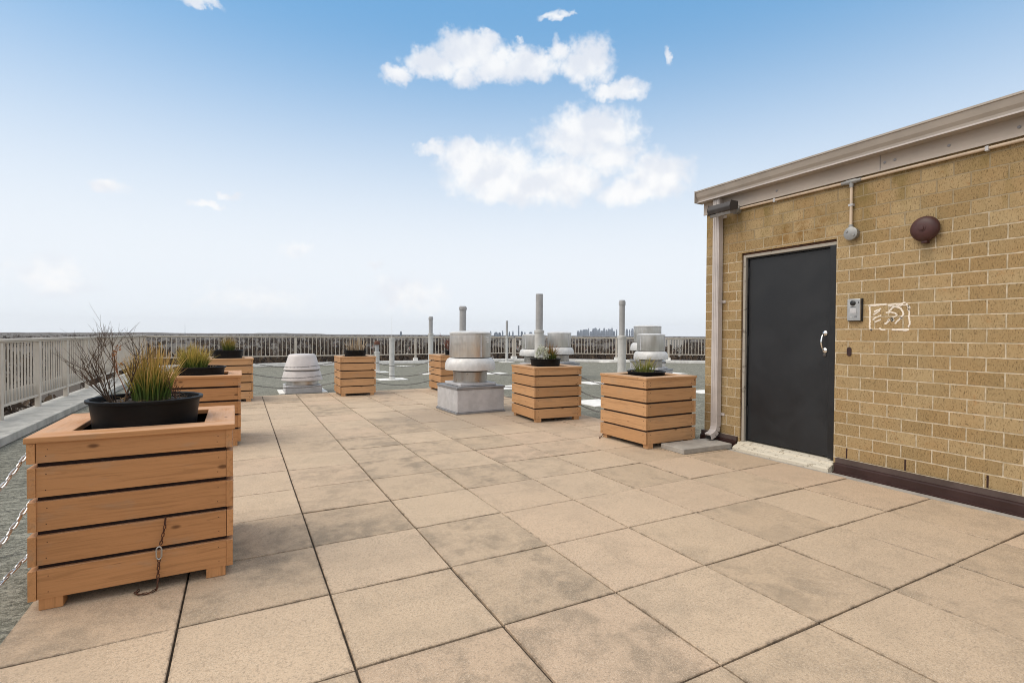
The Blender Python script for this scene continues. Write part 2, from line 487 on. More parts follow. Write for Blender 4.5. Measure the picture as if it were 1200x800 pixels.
# ------------------------------------------------------------------ camera
CAM = Vector((.234, -1.910, 1.239))
rt = Vector((.882, -.471, .006)).normalized(); fw = Vector((.471, .882, -.015)).normalized()
up = rt.cross(fw).normalized(); rt = fw.cross(up).normalized()
cd = bpy.data.cameras.new('camera'); cam = bpy.data.objects.new('camera', cd); col.objects.link(cam)
cam.matrix_world = Matrix(((rt.x, up.x, -fw.x, CAM.x), (rt.y, up.y, -fw.y, CAM.y), (rt.z, up.z, -fw.z, CAM.z), (0, 0, 0, 1)))
cd.sensor_fit = 'HORIZONTAL'; cd.sensor_width = 36; cd.lens = 36*596.85/1200
cd.clip_start = .05; cd.clip_end = 60000
scene.camera = cam

# ------------------------------------------------------------------ deck (structure)
T = .61
def build_deck():
    me_v = []; fs = []; rnd = []; rnd2 = []; edge = []
    rr = random.Random(11)
    g = .0046
    for i in range(-1, 8):
        for j in range(-7, 15):
            x0, x1 = i*T+g, (i+1)*T-g; y0, y1 = j*T+g, (j+1)*T-g
            if i == 7: x1 = 4.895
            e = .015; c = .003
            z = rr.uniform(-.002, .0015); tx = rr.uniform(-.0022, .0022); ty = rr.uniform(-.0022, .0022)
            r1 = rr.random(); r2 = rr.random(); b = len(me_v)
            def ring(ins, zz, ed):
                for (x, y) in ((x0+ins, y0+ins), (x1-ins, y0+ins), (x1-ins, y1-ins), (x0+ins, y1-ins)):
                    me_v.append((x, y, zz+z+tx*(x-x0-T/2)/T*2+ty*(y-y0-T/2)/T*2)); rnd.append(r1); rnd2.append(r2); edge.append(ed)
            ring(0, -.045, 1); ring(0, -c, 1); ring(c, 0, .9); ring(e, 0, 0)
            for k in range(3):
                for q in range(4):
                    q2 = (q+1) % 4
                    fs.append((b+k*4+q, b+k*4+q2, b+(k+1)*4+q2, b+(k+1)*4+q))
            fs.append((b+12, b+13, b+14, b+15))
    me = bpy.data.meshes.new('paved_deck'); me.from_pydata(me_v, [], fs)
    me.materials.append(M['paver'])
    for nm, d in (('rnd', rnd), ('rnd2', rnd2), ('edge', edge)):
        a = me.attributes.new(nm, 'FLOAT', 'POINT'); a.data.foreach_set('value', d)
    o = bpy.data.objects.new('paved_deck', me); col.objects.link(o); tag(o, kind='structure')
    m = MB(); m.box((-T+.012, -7*T+.01, -.0385), (4.88, 15*T-.012, -.0125))
    tag(m.build('deck_bedding', M['joint']), kind='structure')
    # narrow strip of grout between the last slabs and the wall
    m = MB(); m.box((4.899, -7*T, -.0385), (5.04, 2.27, -.004))
    tag(m.build('grout_strip', M['slab']), kind='structure')
build_deck()

# roof: the top of the apartment block, and its edges
XL, YB = -2.66, 19.0
roof_poly = [(XL-.06, -9), (19.6, -9), (19.6, 13.6), (11.6, 19.35), (11.5, YB+.3), (XL-.06, YB+.3)]
m = MB(); m.prism(roof_poly[::-1] if False else roof_poly, 'z', -.24, -.04)
tag(m.build('flat_roof', M['roof']), kind='structure')
m = MB(); m.prism([(x*.999, y*.999) for x, y in roof_poly], 'z', -27, -.245)
tag(m.build('apartment_block', M['facade']), 'tan apartment block whose flat roof carries the paved terrace', 'building')

m = MB()
y = -8.9; rr = random.Random(3)
while y < YB-.1:
    L = rr.uniform(1.1, 1.5); y1 = min(y+L, YB-.08)
    m.box((-2.68, y+.003, -.03), (-2.17, y1-.003, .045)); y = y1
m.box((-2.165, -8.9, -.035), (-2.075, YB-.1, .062))
tag(m.build('roof_edge_coping', M['coping'], bevel=.006), kind='structure')
m = MB(); m.box((-2.68, YB-.06, -.035), (11.55, YB+.18, .085))
d = Vector((19.4-11.55, 13.75-YB-.1, 0)); ang = math.atan2(d.y, d.x)
L2 = d.length
m.box((11.55, YB-.06, -.035), (11.55+L2, YB+.18, .085), rot=Matrix.Rotation(ang, 3, 'Z'), piv=(11.55, YB+.1, 0))
tag(m.build('roof_edge_kerb', M['white'], bevel=.008), kind='structure')

# ------------------------------------------------------------------ railings
def railing(p0, p1, zb, zt, bay, base_z, label, toe=False, base_box=True, pitch=.14, hp=.010):
    p0 = Vector((*p0, 0)); p1 = Vector((*p1, 0)); d = p1-p0; Ln = d.length; ang = math.atan2(d.y, d.x)
    root = empty('metal_railing', p0, ang)
    tag(root, label, 'railing', 'beige railings round the roof edge')
    n = max(1, round(Ln/bay)); w = Ln/n
    m = MB(); m.box((0, -.04, zt-.035), (Ln, .04, zt)); m.box((0, -.018, zt-.06), (Ln, .018, zt-.036)); m.build('top_rail', M['rail'], root, bevel=.006)
    m = MB(); m.box((0, -.02, zb), (Ln, .02, zb+.035)); m.build('bottom_rail', M['rail'], root, bevel=.004)
    for k in range(n+1):
        m = MB(); x = k*w
        m.box((x-.04, -.032, base_z), (x+.04, .032, zt-.061))
        po = m.build('post', M['rail'], root, bevel=.005)
        if base_box:
            m = MB(); m.box((x-.085, -.075, base_z-.01), (x+.085, .075, base_z+.11)); m.build('post_base', M['white'], po, bevel=.008)
        if k < n:
            m = MB(); q = round((w-.08)/pitch)-1
            for i in range(1, q+1):
                xx = x+.04+(w-.08)*i/(q+1)
                m.box((xx-hp, -hp, zb+.036), (xx+hp, hp, zt-.061))
            m.build('picket_panel', M['rail'], root)
    if toe:
        m = MB(); m.box((0, .05, zb-.01), (Ln, .062, zb+.2)); m.build('toe_board', M['rail_plate'], root)
    return root
railing((-2.60, -3.0), (-2.60, YB+.06), .205, 1.13, 1.46, .03, 'long side railing on the left with a solid toe board behind its pickets', True, False, .132, .0095)
railing((-2.60, YB+.08), (11.5, YB+.08), .33, 1.10, 2.35, .085, 'straight rear railing crossing behind the low conical exhaust fan')
railing((11.6, YB+.05), (19.3, 13.8), .33, 1.10, 2.35, .085, 'angled right-hand railing between the grey pipes and the brick wall')

# ------------------------------------------------------------------ planters
PW, PH = .80, .772
def make_planter(mat, sr=.0045):
    root = empty('wooden_planter')
    hw = PW/2
    zs = [(.05+i*.1515, .1808+i*.1515) for i in range(4)]+[(.656, .7445)]
    rz = random.Random(5)
    def panel(side):
        m = MB()
        for k, (a, b) in enumerate(zs):
            j = rz.uniform(-.002, .002)
            if side in ('f', 'b'):
                s = -1 if side == 'f' else 1
                y0 = s*(hw-.012); y1 = s*(hw-.038)
                m.box((-hw+.039, min(y0, y1)+j, a), (hw-.039, max(y0, y1)+j, b), long=0)
                for xx in (-hw+.075, hw-.075):
                    for zz in (a+.03, b-.03):
                        m.lathe([(sr, 0), (sr, .0012)], (xx+rz.uniform(-.004, .004), y0+j, zz), 8, 1, axis=Matrix.Rotation(R(90)*(-s if s < 0 else -1), 3, 'X') if True else None)
            else:
                s = -1 if side == 'l' else 1
                x0 = s*(hw-.010); x1 = s*(hw-.038)
                m.box((min(x0, x1)+j, -hw+.008, a+j), (max(x0, x1)+j, hw-.008, b+j), long=1)
                for yy in (-hw+.05, hw-.05):
                    for zz in (a+.03, b-.03):
                        m.lathe([(sr, 0), (sr, .0012)], (x0+j, yy+rz.uniform(-.004, .004), zz), 8, 1, axis=Matrix.Rotation(R(90)*s, 3, 'Y'))
        m.build('slat_panel', [mat, M['liner']], root, bevel=.003)
    for s in 'fblr': panel(s)
    m = MB(); h = hw-.0385
    for sx in (-1, 1):
        for sy in (-1, 1):
            pass
    m.box((-h, -h, .055), (h, h, .075)); m.box((-h, -h, .076), (-h+.01, h, .74)); m.box((h-.01, -h, .076), (h, h, .74))
    m.box((-h+.011, -h, .076), (h-.011, -h+.01, .74)); m.box((-h+.011, h-.01, .076), (h-.011, h, .74))
    m.build('liner', M['liner'], root)
    bw = .138
    for (lo, hi, lg) in (((-hw, -hw, .7450), (hw, -hw+bw, PH), 0), ((-hw, hw-bw, .7450), (hw, hw, PH), 0),
                         ((-hw, -hw+bw+.002, .7450), (-hw+bw, hw-bw-.002, PH), 1), ((hw-bw, -hw+bw+.002, .7450), (hw, hw-bw-.002, PH), 1)):
        m = MB(); m.box(lo, hi, long=lg)
        m.build('rim_board', mat, root, bevel=.004)
    for sx in (-1, 1):
        for sy in (-1, 1):
            m = MB(); x = sx*(hw-.085); yy = sy*(hw-.052)
            m.box((x-.042, yy-.036, 0), (x+.042, yy+.036, .0545), long=2); m.build('foot', mat, root, bevel=.003)
    m = MB(); m.box((-.28, -.28, .54), (.28, .28, .56)); m.build('inner_shelf', M['liner'], root)
    return root
planters = {}
PL = {  # cx, cy, yaw, scale x, scale y, material, label
 'A': (-.198, 1.42, .5, 1.012, .96, 'wood_dark', 'nearest wooden planter box at front left, with a rusty chain hanging on its front'),
 'B': (-.15, 4.78, 0., 1., 1., 'wood_dark', 'middle planter box of the left-hand row, partly hidden behind the nearest one'),
 'C': (.045, 8.72, 1., 1., 1., 'wood_light', 'farthest planter box of the left-hand row, close to the low conical fan'),
 'D': (2.29, 8.72, 0., .88, .88, 'wood_light', 'slatted planter box at the rear edge right of the low conical fan'),
 'E': (4.34, 8.65, 0., .95, .95, 'wood_light', 'planter box half hidden behind the big exhaust fan in the middle'),
 'F': (4.26, 4.55, -4., .98, .98, 'wood_light', 'planter box between the big exhaust fan and the planter beside the brick wall'),
 'G': (4.47, 2.63, 1., .98, .98, 'wood_light', 'planter box by the concrete splash slab and brick wall corner'),
}
proto = {'wood_dark': make_planter(M['wood_dark'], .0022), 'wood_light': make_planter(M['wood_light'])}
used = set()
for k, (cx, cy, yaw, sx, sy, mt, lab) in PL.items():
    o = proto[mt] if mt not in used else copy_tree(proto[mt]); used.add(mt)
    o.location = (cx, cy, 0); o.rotation_euler = (0, 0, R(yaw)); o.scale = (sx, sy, 1.)
    tag(o, lab, 'planter', 'slatted wooden planters round the deck'); planters[k] = o

# ------------------------------------------------------------------ pots and plants
def make_pot(kind):
    root = empty('plastic_pot')
    m = MB()
    if kind == 'round':
        m.lathe([(.0, -.0), (.25, 0), (.295, .285), (.312, .288), (.314, .302), (.300, .305), (.292, .30), (.275, .12), (0, .12)], n=48)
        m.build('shell', M['pot'], root)
        m = MB(); m.lathe([(.277, .20), (.286, .272), (.2, .283), (.1, .288), (.0, .29)], n=32)
    else:
        # shallow oval pan
        m.lathe([(.0, 0), (.205, 0), (.238, .20), (.25, .203), (.25, .213), (.238, .214), (.228, .17), (0, .15)], n=40)
        m.build('shell', M['pot'], root)
        m = MB(); m.lathe([(.215, .16), (.232, .182), (.15, .19), (.0, .196)], n=28)
    rr = random.Random(9)
    for i in range(90):
        a = rr.uniform(0, 6.28); r = (rr.random()**.5)*(.26 if kind == 'round' else .21)
        q = Vector((r*math.cos(a), r*math.sin(a), (.275 if kind == 'round' else .186)))
        dv = Vector((rr.uniform(-1, 1), rr.uniform(-1, 1), rr.uniform(0, .5)))*.03
        m.tube([q, q+dv*.5+Vector((0, 0, .006)), q+dv], .0035, 4)
    m.build('soil', M['soil'], root)
    m = MB(); top = .287 if kind == 'round' else .196
    for i in range(70):
        a = rr.uniform(0, 6.28); r = (rr.random()**.5)*(.265 if kind == 'round' else .21)
        q = Vector((r*math.cos(a), r*math.sin(a), top+rr.uniform(-.006, .008)))
        u = Vector((rr.uniform(-1, 1), rr.uniform(-1, 1), rr.uniform(-.1, .4))).normalized()*rr.uniform(.02, .06); w_ = Vector((-u.y, u.x, u.length*.3)).normalized()*rr.uniform(.002, .006)
        t_ = rr.uniform(.6, 1.3)
        m._add([q-w_, q+u*.5-w_*.6, q+u, q+u*.5+w_, q+w_], [(0, 1, 2, 3, 4)], 0, False, colr=(.26*t_, .17*t_, .085*t_))
    m.build('leaf_litter', M['leaf'], root)
    return root
pot_p = {'round': make_pot('round'), 'pan': make_pot('pan')}; pused = set()
POTS = [  # key, kind, x, y, z of base, sx, sy, sz, label
 ('A', 'round', -.205, 1.40, .5985, .82, .82, .97, 'large round black pot in the nearest planter, holding twigs and grass'),
 ('B', 'round', -.16, 4.72, .565, .82, .82, .96, 'round black pot in the second planter on the left, under a wide grass tuft'),
 ('C', 'round', .04, 8.70, .61, .82, .82, 1., 'round black pot on the far left planter before the rear railing'),
 ('D', 'pan', 2.30, 8.72, .675, .98, .9, 1., 'shallow black pan of dead stalks on the planter right of the conical fan'),
 ('E', 'pan', 4.42, 8.62, .65, .9, .9, 1., 'black pot with reddish sprigs, half behind the big exhaust fan'),
 ('F', 'pan', 4.22, 4.50, .655, .93, .93, 1.05, 'shallow black pan with pale foliage on the planter right of the big fan'),
 ('G', 'pan', 4.48, 2.66, .595, .90, .90, 1., 'sunken black pot of spiky green grass on the planter beside the wall'),
]
for k, kind, x, y, z, sx, sy, sz, lab in POTS:
    o = pot_p[kind] if kind not in pused else copy_tree(pot_p[kind]); pused.add(kind)
    o.location = (x, y, z); o.scale = (sx, sy, sz); o.rotation_euler = (0, 0, random.uniform(0, 6))
    tag(o, lab, 'pot', 'black pots in the planters')

def lerp(a, b, t): return tuple(x+(y-x)*t for x, y in zip(a, b))
def grass(base, n, rad, h, lean, cols, wid, seed, name='ornamental_grass', lab='', droop=.25, cat='grass'):
    """cols = [(t, colour)...] along each blade"""
    rr = random.Random(seed); m = MB()
    for i in range(n):
        a = rr.uniform(0, 6.283); r = rad*(rr.random()**.6)
        p = Vector((r*math.cos(a), r*math.sin(a), 0))
        od = Vector((math.cos(a+rr.uniform(-.6, .6)), math.sin(a+rr.uniform(-.6, .6)), 0))
        hh = h*rr.uniform(.5, 1.)*(1-.25*(r/rad)); le = lean*rr.uniform(.2, 1.)*(.35+r/rad)
        if rr.random() < .07: le *= 2.2; hh *= .7
        side = Vector((-od.y, od.x, 0)); side.rotate(Quaternion((0, 0, 1), rr.uniform(-1, 1)))
        vs = []; cs = []; seg = 5; k2 = rr.uniform(-.12, .16); br = rr.uniform(.7, 1.25)
        for s in range(seg+1):
            t = s/seg
            q = p+Vector((0, 0, hh*t*(1-droop*t*t*le/max(h, .01))))+od*le*(t**1.8)
            w = wid*(1-t**2.2)*.5+.0003
            vs += [q-side*w, q+side*w]
            tt = min(1, max(0, t+k2))
            for (ta, ca), (tb, cb) in zip(cols[:-1], cols[1:]):
                if ta <= tt <= tb: c = lerp(ca, cb, (tt-ta)/(tb-ta))
            cs += [tuple(x*br for x in c)]*2
        fs = [(2*s, 2*s+1, 2*s+3, 2*s+2) for s in range(seg)]
        m._add(vs, fs, 0, True, colr=cs)
    o = m.build(name, M['leaf']); o.location = base
    tag(o, lab, cat)
    return o
GREEN, OLIVE, GOLD, TAN, RUST = (.055, .105, .022), (.13, .14, .03), (.36, .22, .055), (.44, .31, .14), (.33, .12, .04)
grass((-.185, 1.40, .865), 520, .085, .36, .075, [(0, (.16, .15, .06)), (.15, (.075, .14, .03)), (.45, (.14, .19, .035)), (.68, (.46, .33, .075)), (1, (.62, .38, .14))], .0042, 1,
      lab='tall grass tuft with green base and golden tips in the nearest pot')
grass((-.22, 4.70, .83), 620, .13, .34, .10, [(0, (.13, .14, .04)), (.3, (.11, .17, .03)), (.6, (.38, .33, .07)), (1, (.54, .36, .11))], .006, 2,
      lab='wide yellow-green grass tuft in the second pot of the left row')
grass((.05, 8.69, .89), 240, .09, .34, .10, [(0, (.06, .08, .02)), (.35, (.10, .13, .03)), (.7, (.30, .24, .06)), (1, (.38, .22, .08))], .0075, 3,
      lab='small upright grass tuft in the farthest pot of the left row')
grass((2.30, 8.72, .84), 60, .20, .46, .10, [(0, (.22, .15, .09)), (.6, (.40, .30, .19)), (1, (.48, .38, .27))], .011, 4, 'dead_stalks',
      'dead brown stalks standing in the pan right of the conical fan', cat='plant')
grass((4.31, 4.50, .84), 170, .08, .34, .10, [(0, (.06, .09, .02)), (.45, (.10, .14, .03)), (.75, (.30, .17, .05)), (1, RUST)], .006, 6,
      lab='green and orange-tipped grass beside pale foliage on the right-hand pan')
grass((4.46, 2.68, .775), 150, .12, .27, .15, [(0, (.26, .23, .07)), (.35, (.13, .17, .04)), (.7, (.28, .27, .06)), (1, (.46, .34, .12))], .0058, 7,
      lab='spiky green grass tuft in the sunken pot nearest the wall')

def shrub(base, stems, h, spread, cols, r0, seed, name, lab, depth=3, leaf=None, cat='shrub'):
    rr = random.Random(seed); m = MB()
    def grow(p, d, ln, r, lv):
        pts = [p]; q = p.copy(); dd = d.copy(); seg = 4
        for s in range(seg):
            dd = (dd+Vector((rr.uniform(-1, 1), rr.uniform(-1, 1), rr.uniform(-.2, .7)))*.16).normalized()
            q = q+dd*ln/seg; pts.append(q.copy())
        c0, c1 = cols
        m.tube(pts, [r*(1-.5*i/seg) for i in range(seg+1)], 5, colr=[lerp(c0, c1, rr.random()) for _ in pts])
        if leaf and lv == 0:
            for _ in range(leaf[1]):
                b = rr.choice(pts[2:])+rnd_unit()*.008; u = rnd_unit()*leaf[0]; w = rnd_unit()*leaf[0]*.45
                cc = lerp(leaf[2], leaf[3], rr.random())
                m._add([b-w*.5, b+u*.5-w, b+u, b+u*.5+w], [(0, 1, 2, 3)], 1, False, colr=cc)
        if lv > 0:
            for _ in range(rr.choice((2, 3, 3))):
                i = rr.choice((1, 2, 3, 3)); b = pts[i]
                nd = (dd+Vector((rr.uniform(-1, 1), rr.uniform(-1, 1), rr.uniform(-.1, .6)))*.75).normalized()
                grow(b, nd, ln*rr.uniform(.45, .75), r*.62, lv-1)
    for i in range(stems):
        a = rr.uniform(0, 6.283)
        d = Vector((math.cos(a)*spread, math.sin(a)*spread, 1)).normalized()
        grow(Vector((math.cos(a)*.03, math.sin(a)*.03, 0)), d, h*rr.uniform(.45, .75), r0*rr.uniform(.7, 1.1), depth)
    o = m.build(name, [M['twig'], M['leaf']]); o.location = base; tag(o, lab, cat); return o
shrub((-.325, 1.39, .865), 13, .42, .58, ((.055, .035, .024), (.14, .095, .065)), .0032, 21, 'bare_shrub',
      'bare branching twigs rising above the railing in the nearest pot', 3)
shrub((-.275, 1.45, .865), 3, .30, .25, ((.20, .07, .03), (.28, .11, .05)), .003, 25, 'reddish_shrub',
      'reddish dry stems between the bare twigs and grass in the nearest pot', 2, (.016, 3, (.34, .13, .05), (.38, .2, .08)))
shrub((-.045, 1.38, .865), 3, .17, .5, ((.05, .025, .018), (.12, .06, .04)), .003, 27, 'dry_sprig',
      'short dark sprig at the right of the grass in the nearest pot', 2)
shrub((4.30, 8.60, .83), 9, .38, .45, ((.12, .05, .04), (.22, .10, .07)), .005, 23, 'reddish_sprig',
      'reddish leafless sprig in the pot half behind the big fan', 2, (.04, 2, (.16, .05, .04), (.24, .10, .06)))
shrub((4.14, 4.50, .84), 10, .21, .8, ((.30, .29, .22), (.42, .42, .33)), .003, 24, 'pale_shrub',
      'pale silvery foliage left of the orange-tipped grass on the right-hand pan', 2, (.026, 5, (.50, .52, .40), (.62, .64, .52)))

# ------------------------------------------------------------------ chains
def chain_mb(path_pts, link, wid, wire, mi=0, nseg=12, nring=5, mb=None):
    """oval links strung along a polyline"""
    m = mb or MB()
    P = [Vector(p) for p in path_pts]
    d = [0.]
    for a, b in zip(P[:-1], P[1:]): d.append(d[-1]+(b-a).length)
    tot = d[-1]; step = link-2*wire
    n = max(1, int(tot/step))
    def at(s):
        s = max(0, min(tot, s))
        for i in range(len(P)-1):
            if s <= d[i+1] or i == len(P)-2:
                t = (s-d[i])/max(1e-9, d[i+1]-d[i]); return P[i].lerp(P[i+1], t)
    for i in range(n):
        c = at((i+.5)*step); a = at((i+.5)*step-.01); b = at((i+.5)*step+.01)
        t = (b-a).normalized(); u = Vector((0, 0, 1)).cross(t)
        if u.length < .05: u = Vector((1, 0, 0)).cross(t)
        u.normalize(); w = t.cross(u)
        s0 = u if i % 2 else w
        s0 = (s0+(w if i % 2 else u)*.35).normalized()
        ring = []
        hl = link/2-wire-(wid/2-wire); hw = wid/2-wire
        for k in range(nseg):
            an = 2*math.pi*k/nseg
            x = math.cos(an)*hw; yv = math.sin(an)*hw+(hl if math.sin(an) >= 0 else -hl)
            ring.append(c+t*yv+s0*x)
        m.tube(ring, wire, nring, mi, closed=True)
    return m
def sag_path(a, b, s, n=24):
    a = Vector(a); b = Vector(b)
    return [a.lerp(b, t)-Vector((0, 0, 4*s*t*(1-t))) for t in [i/n for i in range(n+1)]]
def chain(a, b, s, mat, label, group, link=.042, wid=.026, wire=.0042, nseg=12, nring=5):
    m = chain_mb(sag_path(a, b, s), link, wid, wire, 0, nseg, nring)
    o = m.build('barrier_chain', M[mat], origin=a)
    return tag(o, label, 'chain', group)
for z, nm in ((.69, 'top'), (.45, 'middle'), (.21, 'lowest')):
    a = (-.625, 1.22, z); b = (-1.02, -.75, z-.10)
    w = {'top': 'topmost of the three zinc chains leaving the left side of the nearest planter',
         'middle': 'middle of the three zinc chains leaving the left side of the nearest planter',
         'lowest': 'lowest of the three zinc chains leaving the left side of the nearest planter'}[nm]
    chain(a, b, .30 if z > .3 else .09, 'chain', w, 'zinc chains left of the nearest planter', .05, .03, .0048, 14, 6)
rows = [
 ((.44, 8.85, 0), (1.945, 8.8, 0), .10, 'drooping in front of the low conical fan'),
 ((2.62, 8.75, 0), (3.98, 8.70, 0), .13, 'strung between the rear planter and the one behind the big fan'),
 ((4.50, 8.27, 0), (4.40, 4.90, 0), .17, 'behind the big exhaust fan and its right-hand planter'),
 ((4.655, 4.40, 0), (4.62, 3.02, 0), .10, 'sloping between the two right-hand planters'),
]
for a, b, s, wh in rows:
    for z, nm in ((.66, 'highest'), (.45, 'middle'), (.24, 'lowest')):
        chain((a[0], a[1], z), (b[0], b[1], z), s*(1 if z > .3 else .8), 'chain_dark', f'{nm} dark chain {wh}', 'dark chains between the planters', .04, .022, .0038, 8, 4)
# the rusty chain with a snap hook hanging on the front of the nearest planter
fy = 1.425-.4*.96-.006
root = empty('rusty_chain', (-.085, fy, 0)); tag(root, 'rusty chain with a snap hook hanging down the front of the nearest planter', 'chain')
m = chain_mb([(-.085, fy, .345), (-.088, fy-.004, .30), (-.098, fy-.004, .25), (-.108, fy-.004, .20)], .024, .015, .0026)
m.build('upper_length', M['chain_rust'], origin=(-.085, fy, 0)).parent = root
bpy.data.objects['upper_length'].location = (0, 0, 0)
m = MB()
ring = []
for k in range(18):
    an = 2*math.pi*k/18
    ring.append((-.111+.011*math.cos(an), fy-.006, .178+.018*math.sin(an)+(.012 if math.sin(an) >= 0 else -.012)))
m.tube(ring, .0034, 6, closed=True); m.tube([(-.101, fy-.008, .16), (-.100, fy-.010, .196)], .0042, 6)
h = m.build('snap_hook', M['steel'], root, origin=(-.085, fy, 0)); h.location = (0, 0, 0)
m = chain_mb([(-.111, fy-.005, .152), (-.114, fy-.004, .10), (-.117, fy-.004, .045), (-.120, fy-.012, .007), (-.15, fy-.035, .006), (-.19, fy-.028, .006), (-.205, fy-.005, .006), (-.19, fy+.03, .006)], .024, .015, .0026)
h = m.build('lower_length', M['chain_rust'], root, origin=(-.085, fy, 0)); h.location = (0, 0, 0)
m = chain_mb([(4.105, 2.98, .045), (4.085, 2.99, .01), (4.04, 2.97, .006), (3.99, 2.90, .006)], .026, .016, .0028, nseg=8, nring=4)
tag(m.build('chain_tail', M['chain_rust'], origin=(4.1, 2.98, 0)), 'short loose chain tail lying at the left foot of the planter beside the wall', 'chain')

# ------------------------------------------------------------------ exhaust fans
def make_fan():
    root = empty('exhaust_fan')
    m = MB(); h = .405
    m.box((-h, -h, .03), (h, h, .375)); m.build('curb', M['galv'], root, bevel=.006)
    m = MB(); m.box((-h-.02, -h-.02, 0), (h+.02, h+.02, .028))
    for sx in (-1, 1):
        for sy in (-1, 1): m.lathe([(.012, 0), (.012, .012)], (sx*h*.98, sy*(h+.008), .029), 8)
    m.build('curb_flashing', M['galv_dark'], root, bevel=.004)
    m = MB(); m.box((-h-.012, -h-.012, .377), (h+.012, h+.012, .415)); m.build('curb_cap', M['galv_dark'], root, bevel=.005)
    m = MB(); m.box((-.315, -.315, .417), (.315, .315, .462)); m.build('base_plate', M['galv'], root, bevel=.01)
    m = MB(); m.lathe([(.285, .464), (.285, .475), (.272, .478), (.272, .66), (.285, .665), (.2, .668)], n=40); m.build('neck', M['alu_dark'], root)
    m = MB(); m.lathe([(.275, .668), (.398, .655), (.408, .66), (.410, .70), (.405, .75), (.392, .795), (.370, .828), (.342, .846), (.32, .850), (.2, .851)], n=48); m.build('wind_band', M['alu_pale'], root)
    m = MB(); m.lathe([(.29, .848), (.312, .852), (.312, .8575), (.29, .859)], n=36); m.lathe([(.272, .628), (.284, .630), (.284, .664), (.272, .666)], n=36); m.build('shade_ring', M['black'], root)  # black rings added as shade lines above and below the wind band
    m = MB(); m.lathe([(.30, .860), (.328, .862), (.330, .866), (.330, 1.215), (.336, 1.218), (.336, 1.236), (.31, 1.24)], n=12 if False else 36)
    dr = m.build('motor_drum', M['alu'], root)
    m = MB()
    for k in range(3):
        a = 2*math.pi*(k+.3)/3
        c = Vector((.332*math.cos(a), .332*math.sin(a), 0))
        rot = Matrix.Rotation(a, 3, 'Z')
        m.box((c.x-.003, c.y-.012, .87), (c.x+.004, c.y+.012, 1.213), rot=rot, piv=(c.x, c.y, 1.0))
    m.build('drum_seam', M['galv'], dr)
    m = MB()
    for a in (-1.05, 1.9):
        c = Vector((.334*math.cos(a), .334*math.sin(a), 0)); rot = Matrix.Rotation(a, 3, 'Z')
        for zz in (1.10, 1.13, 1.16):
            m.box((c.x-.004, c.y-.03, zz), (c.x+.006, c.y+.03, zz+.012), rot=rot, piv=(c.x, c.y, zz))
    m.build('louvre', M['sticker'], dr)
    m = MB(); m.lathe([(.31, 1.2405), (.338, 1.2405), (.338, 1.252), (.30, 1.268), (.18, 1.280), (.0, 1.285)], n=40); m.build('dome_lid', M['alu_pale'], root)
    return root
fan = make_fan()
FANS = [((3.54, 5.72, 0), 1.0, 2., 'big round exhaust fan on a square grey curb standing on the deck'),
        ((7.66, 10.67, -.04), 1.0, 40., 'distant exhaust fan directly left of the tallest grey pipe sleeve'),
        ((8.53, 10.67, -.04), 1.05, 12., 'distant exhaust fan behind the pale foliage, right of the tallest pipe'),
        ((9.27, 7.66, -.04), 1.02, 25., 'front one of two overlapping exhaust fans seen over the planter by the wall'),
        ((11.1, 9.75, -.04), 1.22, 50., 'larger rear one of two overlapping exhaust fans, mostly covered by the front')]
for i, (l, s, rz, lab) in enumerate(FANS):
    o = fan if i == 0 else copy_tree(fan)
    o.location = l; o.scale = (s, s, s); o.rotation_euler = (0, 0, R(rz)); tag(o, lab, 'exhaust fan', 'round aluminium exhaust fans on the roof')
# low spun cone ventilator
root = empty('cone_ventilator', (1.42, 9.95, -.04)); tag(root, 'low white conical roof ventilator left of the rear planter', 'ventilator')
m = MB(); m.box((-.36, -.36, .0), (.36, .36, .16)); m.build('curb', M['galv'], root, bevel=.01)
for q in (-1, 1):
    m = MB(); m.box((min(q*.47, q*.365), -.40, .0), (max(q*.47, q*.365), .40, .02)); m.build('curb_flashing', M['white'], root)
m = MB(); m.lathe([(.31, .162), (.33, .17), (.33, .255), (.30, .262)], n=40); m.build('neck', M['alu'], root)
m = MB(); m.lathe([(.30, .262), (.405, .255), (.415, .268), (.405, .31), (.372, .43), (.36, .455), (.3, .458)], n=48); m.build('lower_skirt', M['cone_paint'], root)
m = MB(); m.lathe([(.30, .462), (.345, .462), (.345, .485), (.3, .487)], n=40); m.build('spacer_ring', M['galv_dark'], root)
m = MB(); m.lathe([(.30, .488), (.368, .485), (.372, .497), (.33, .60), (.285, .76), (.268, .80), (.25, .812), (.12, .822), (0, .825)], n=48); m.build('upper_cone', M['cone_paint'], root)

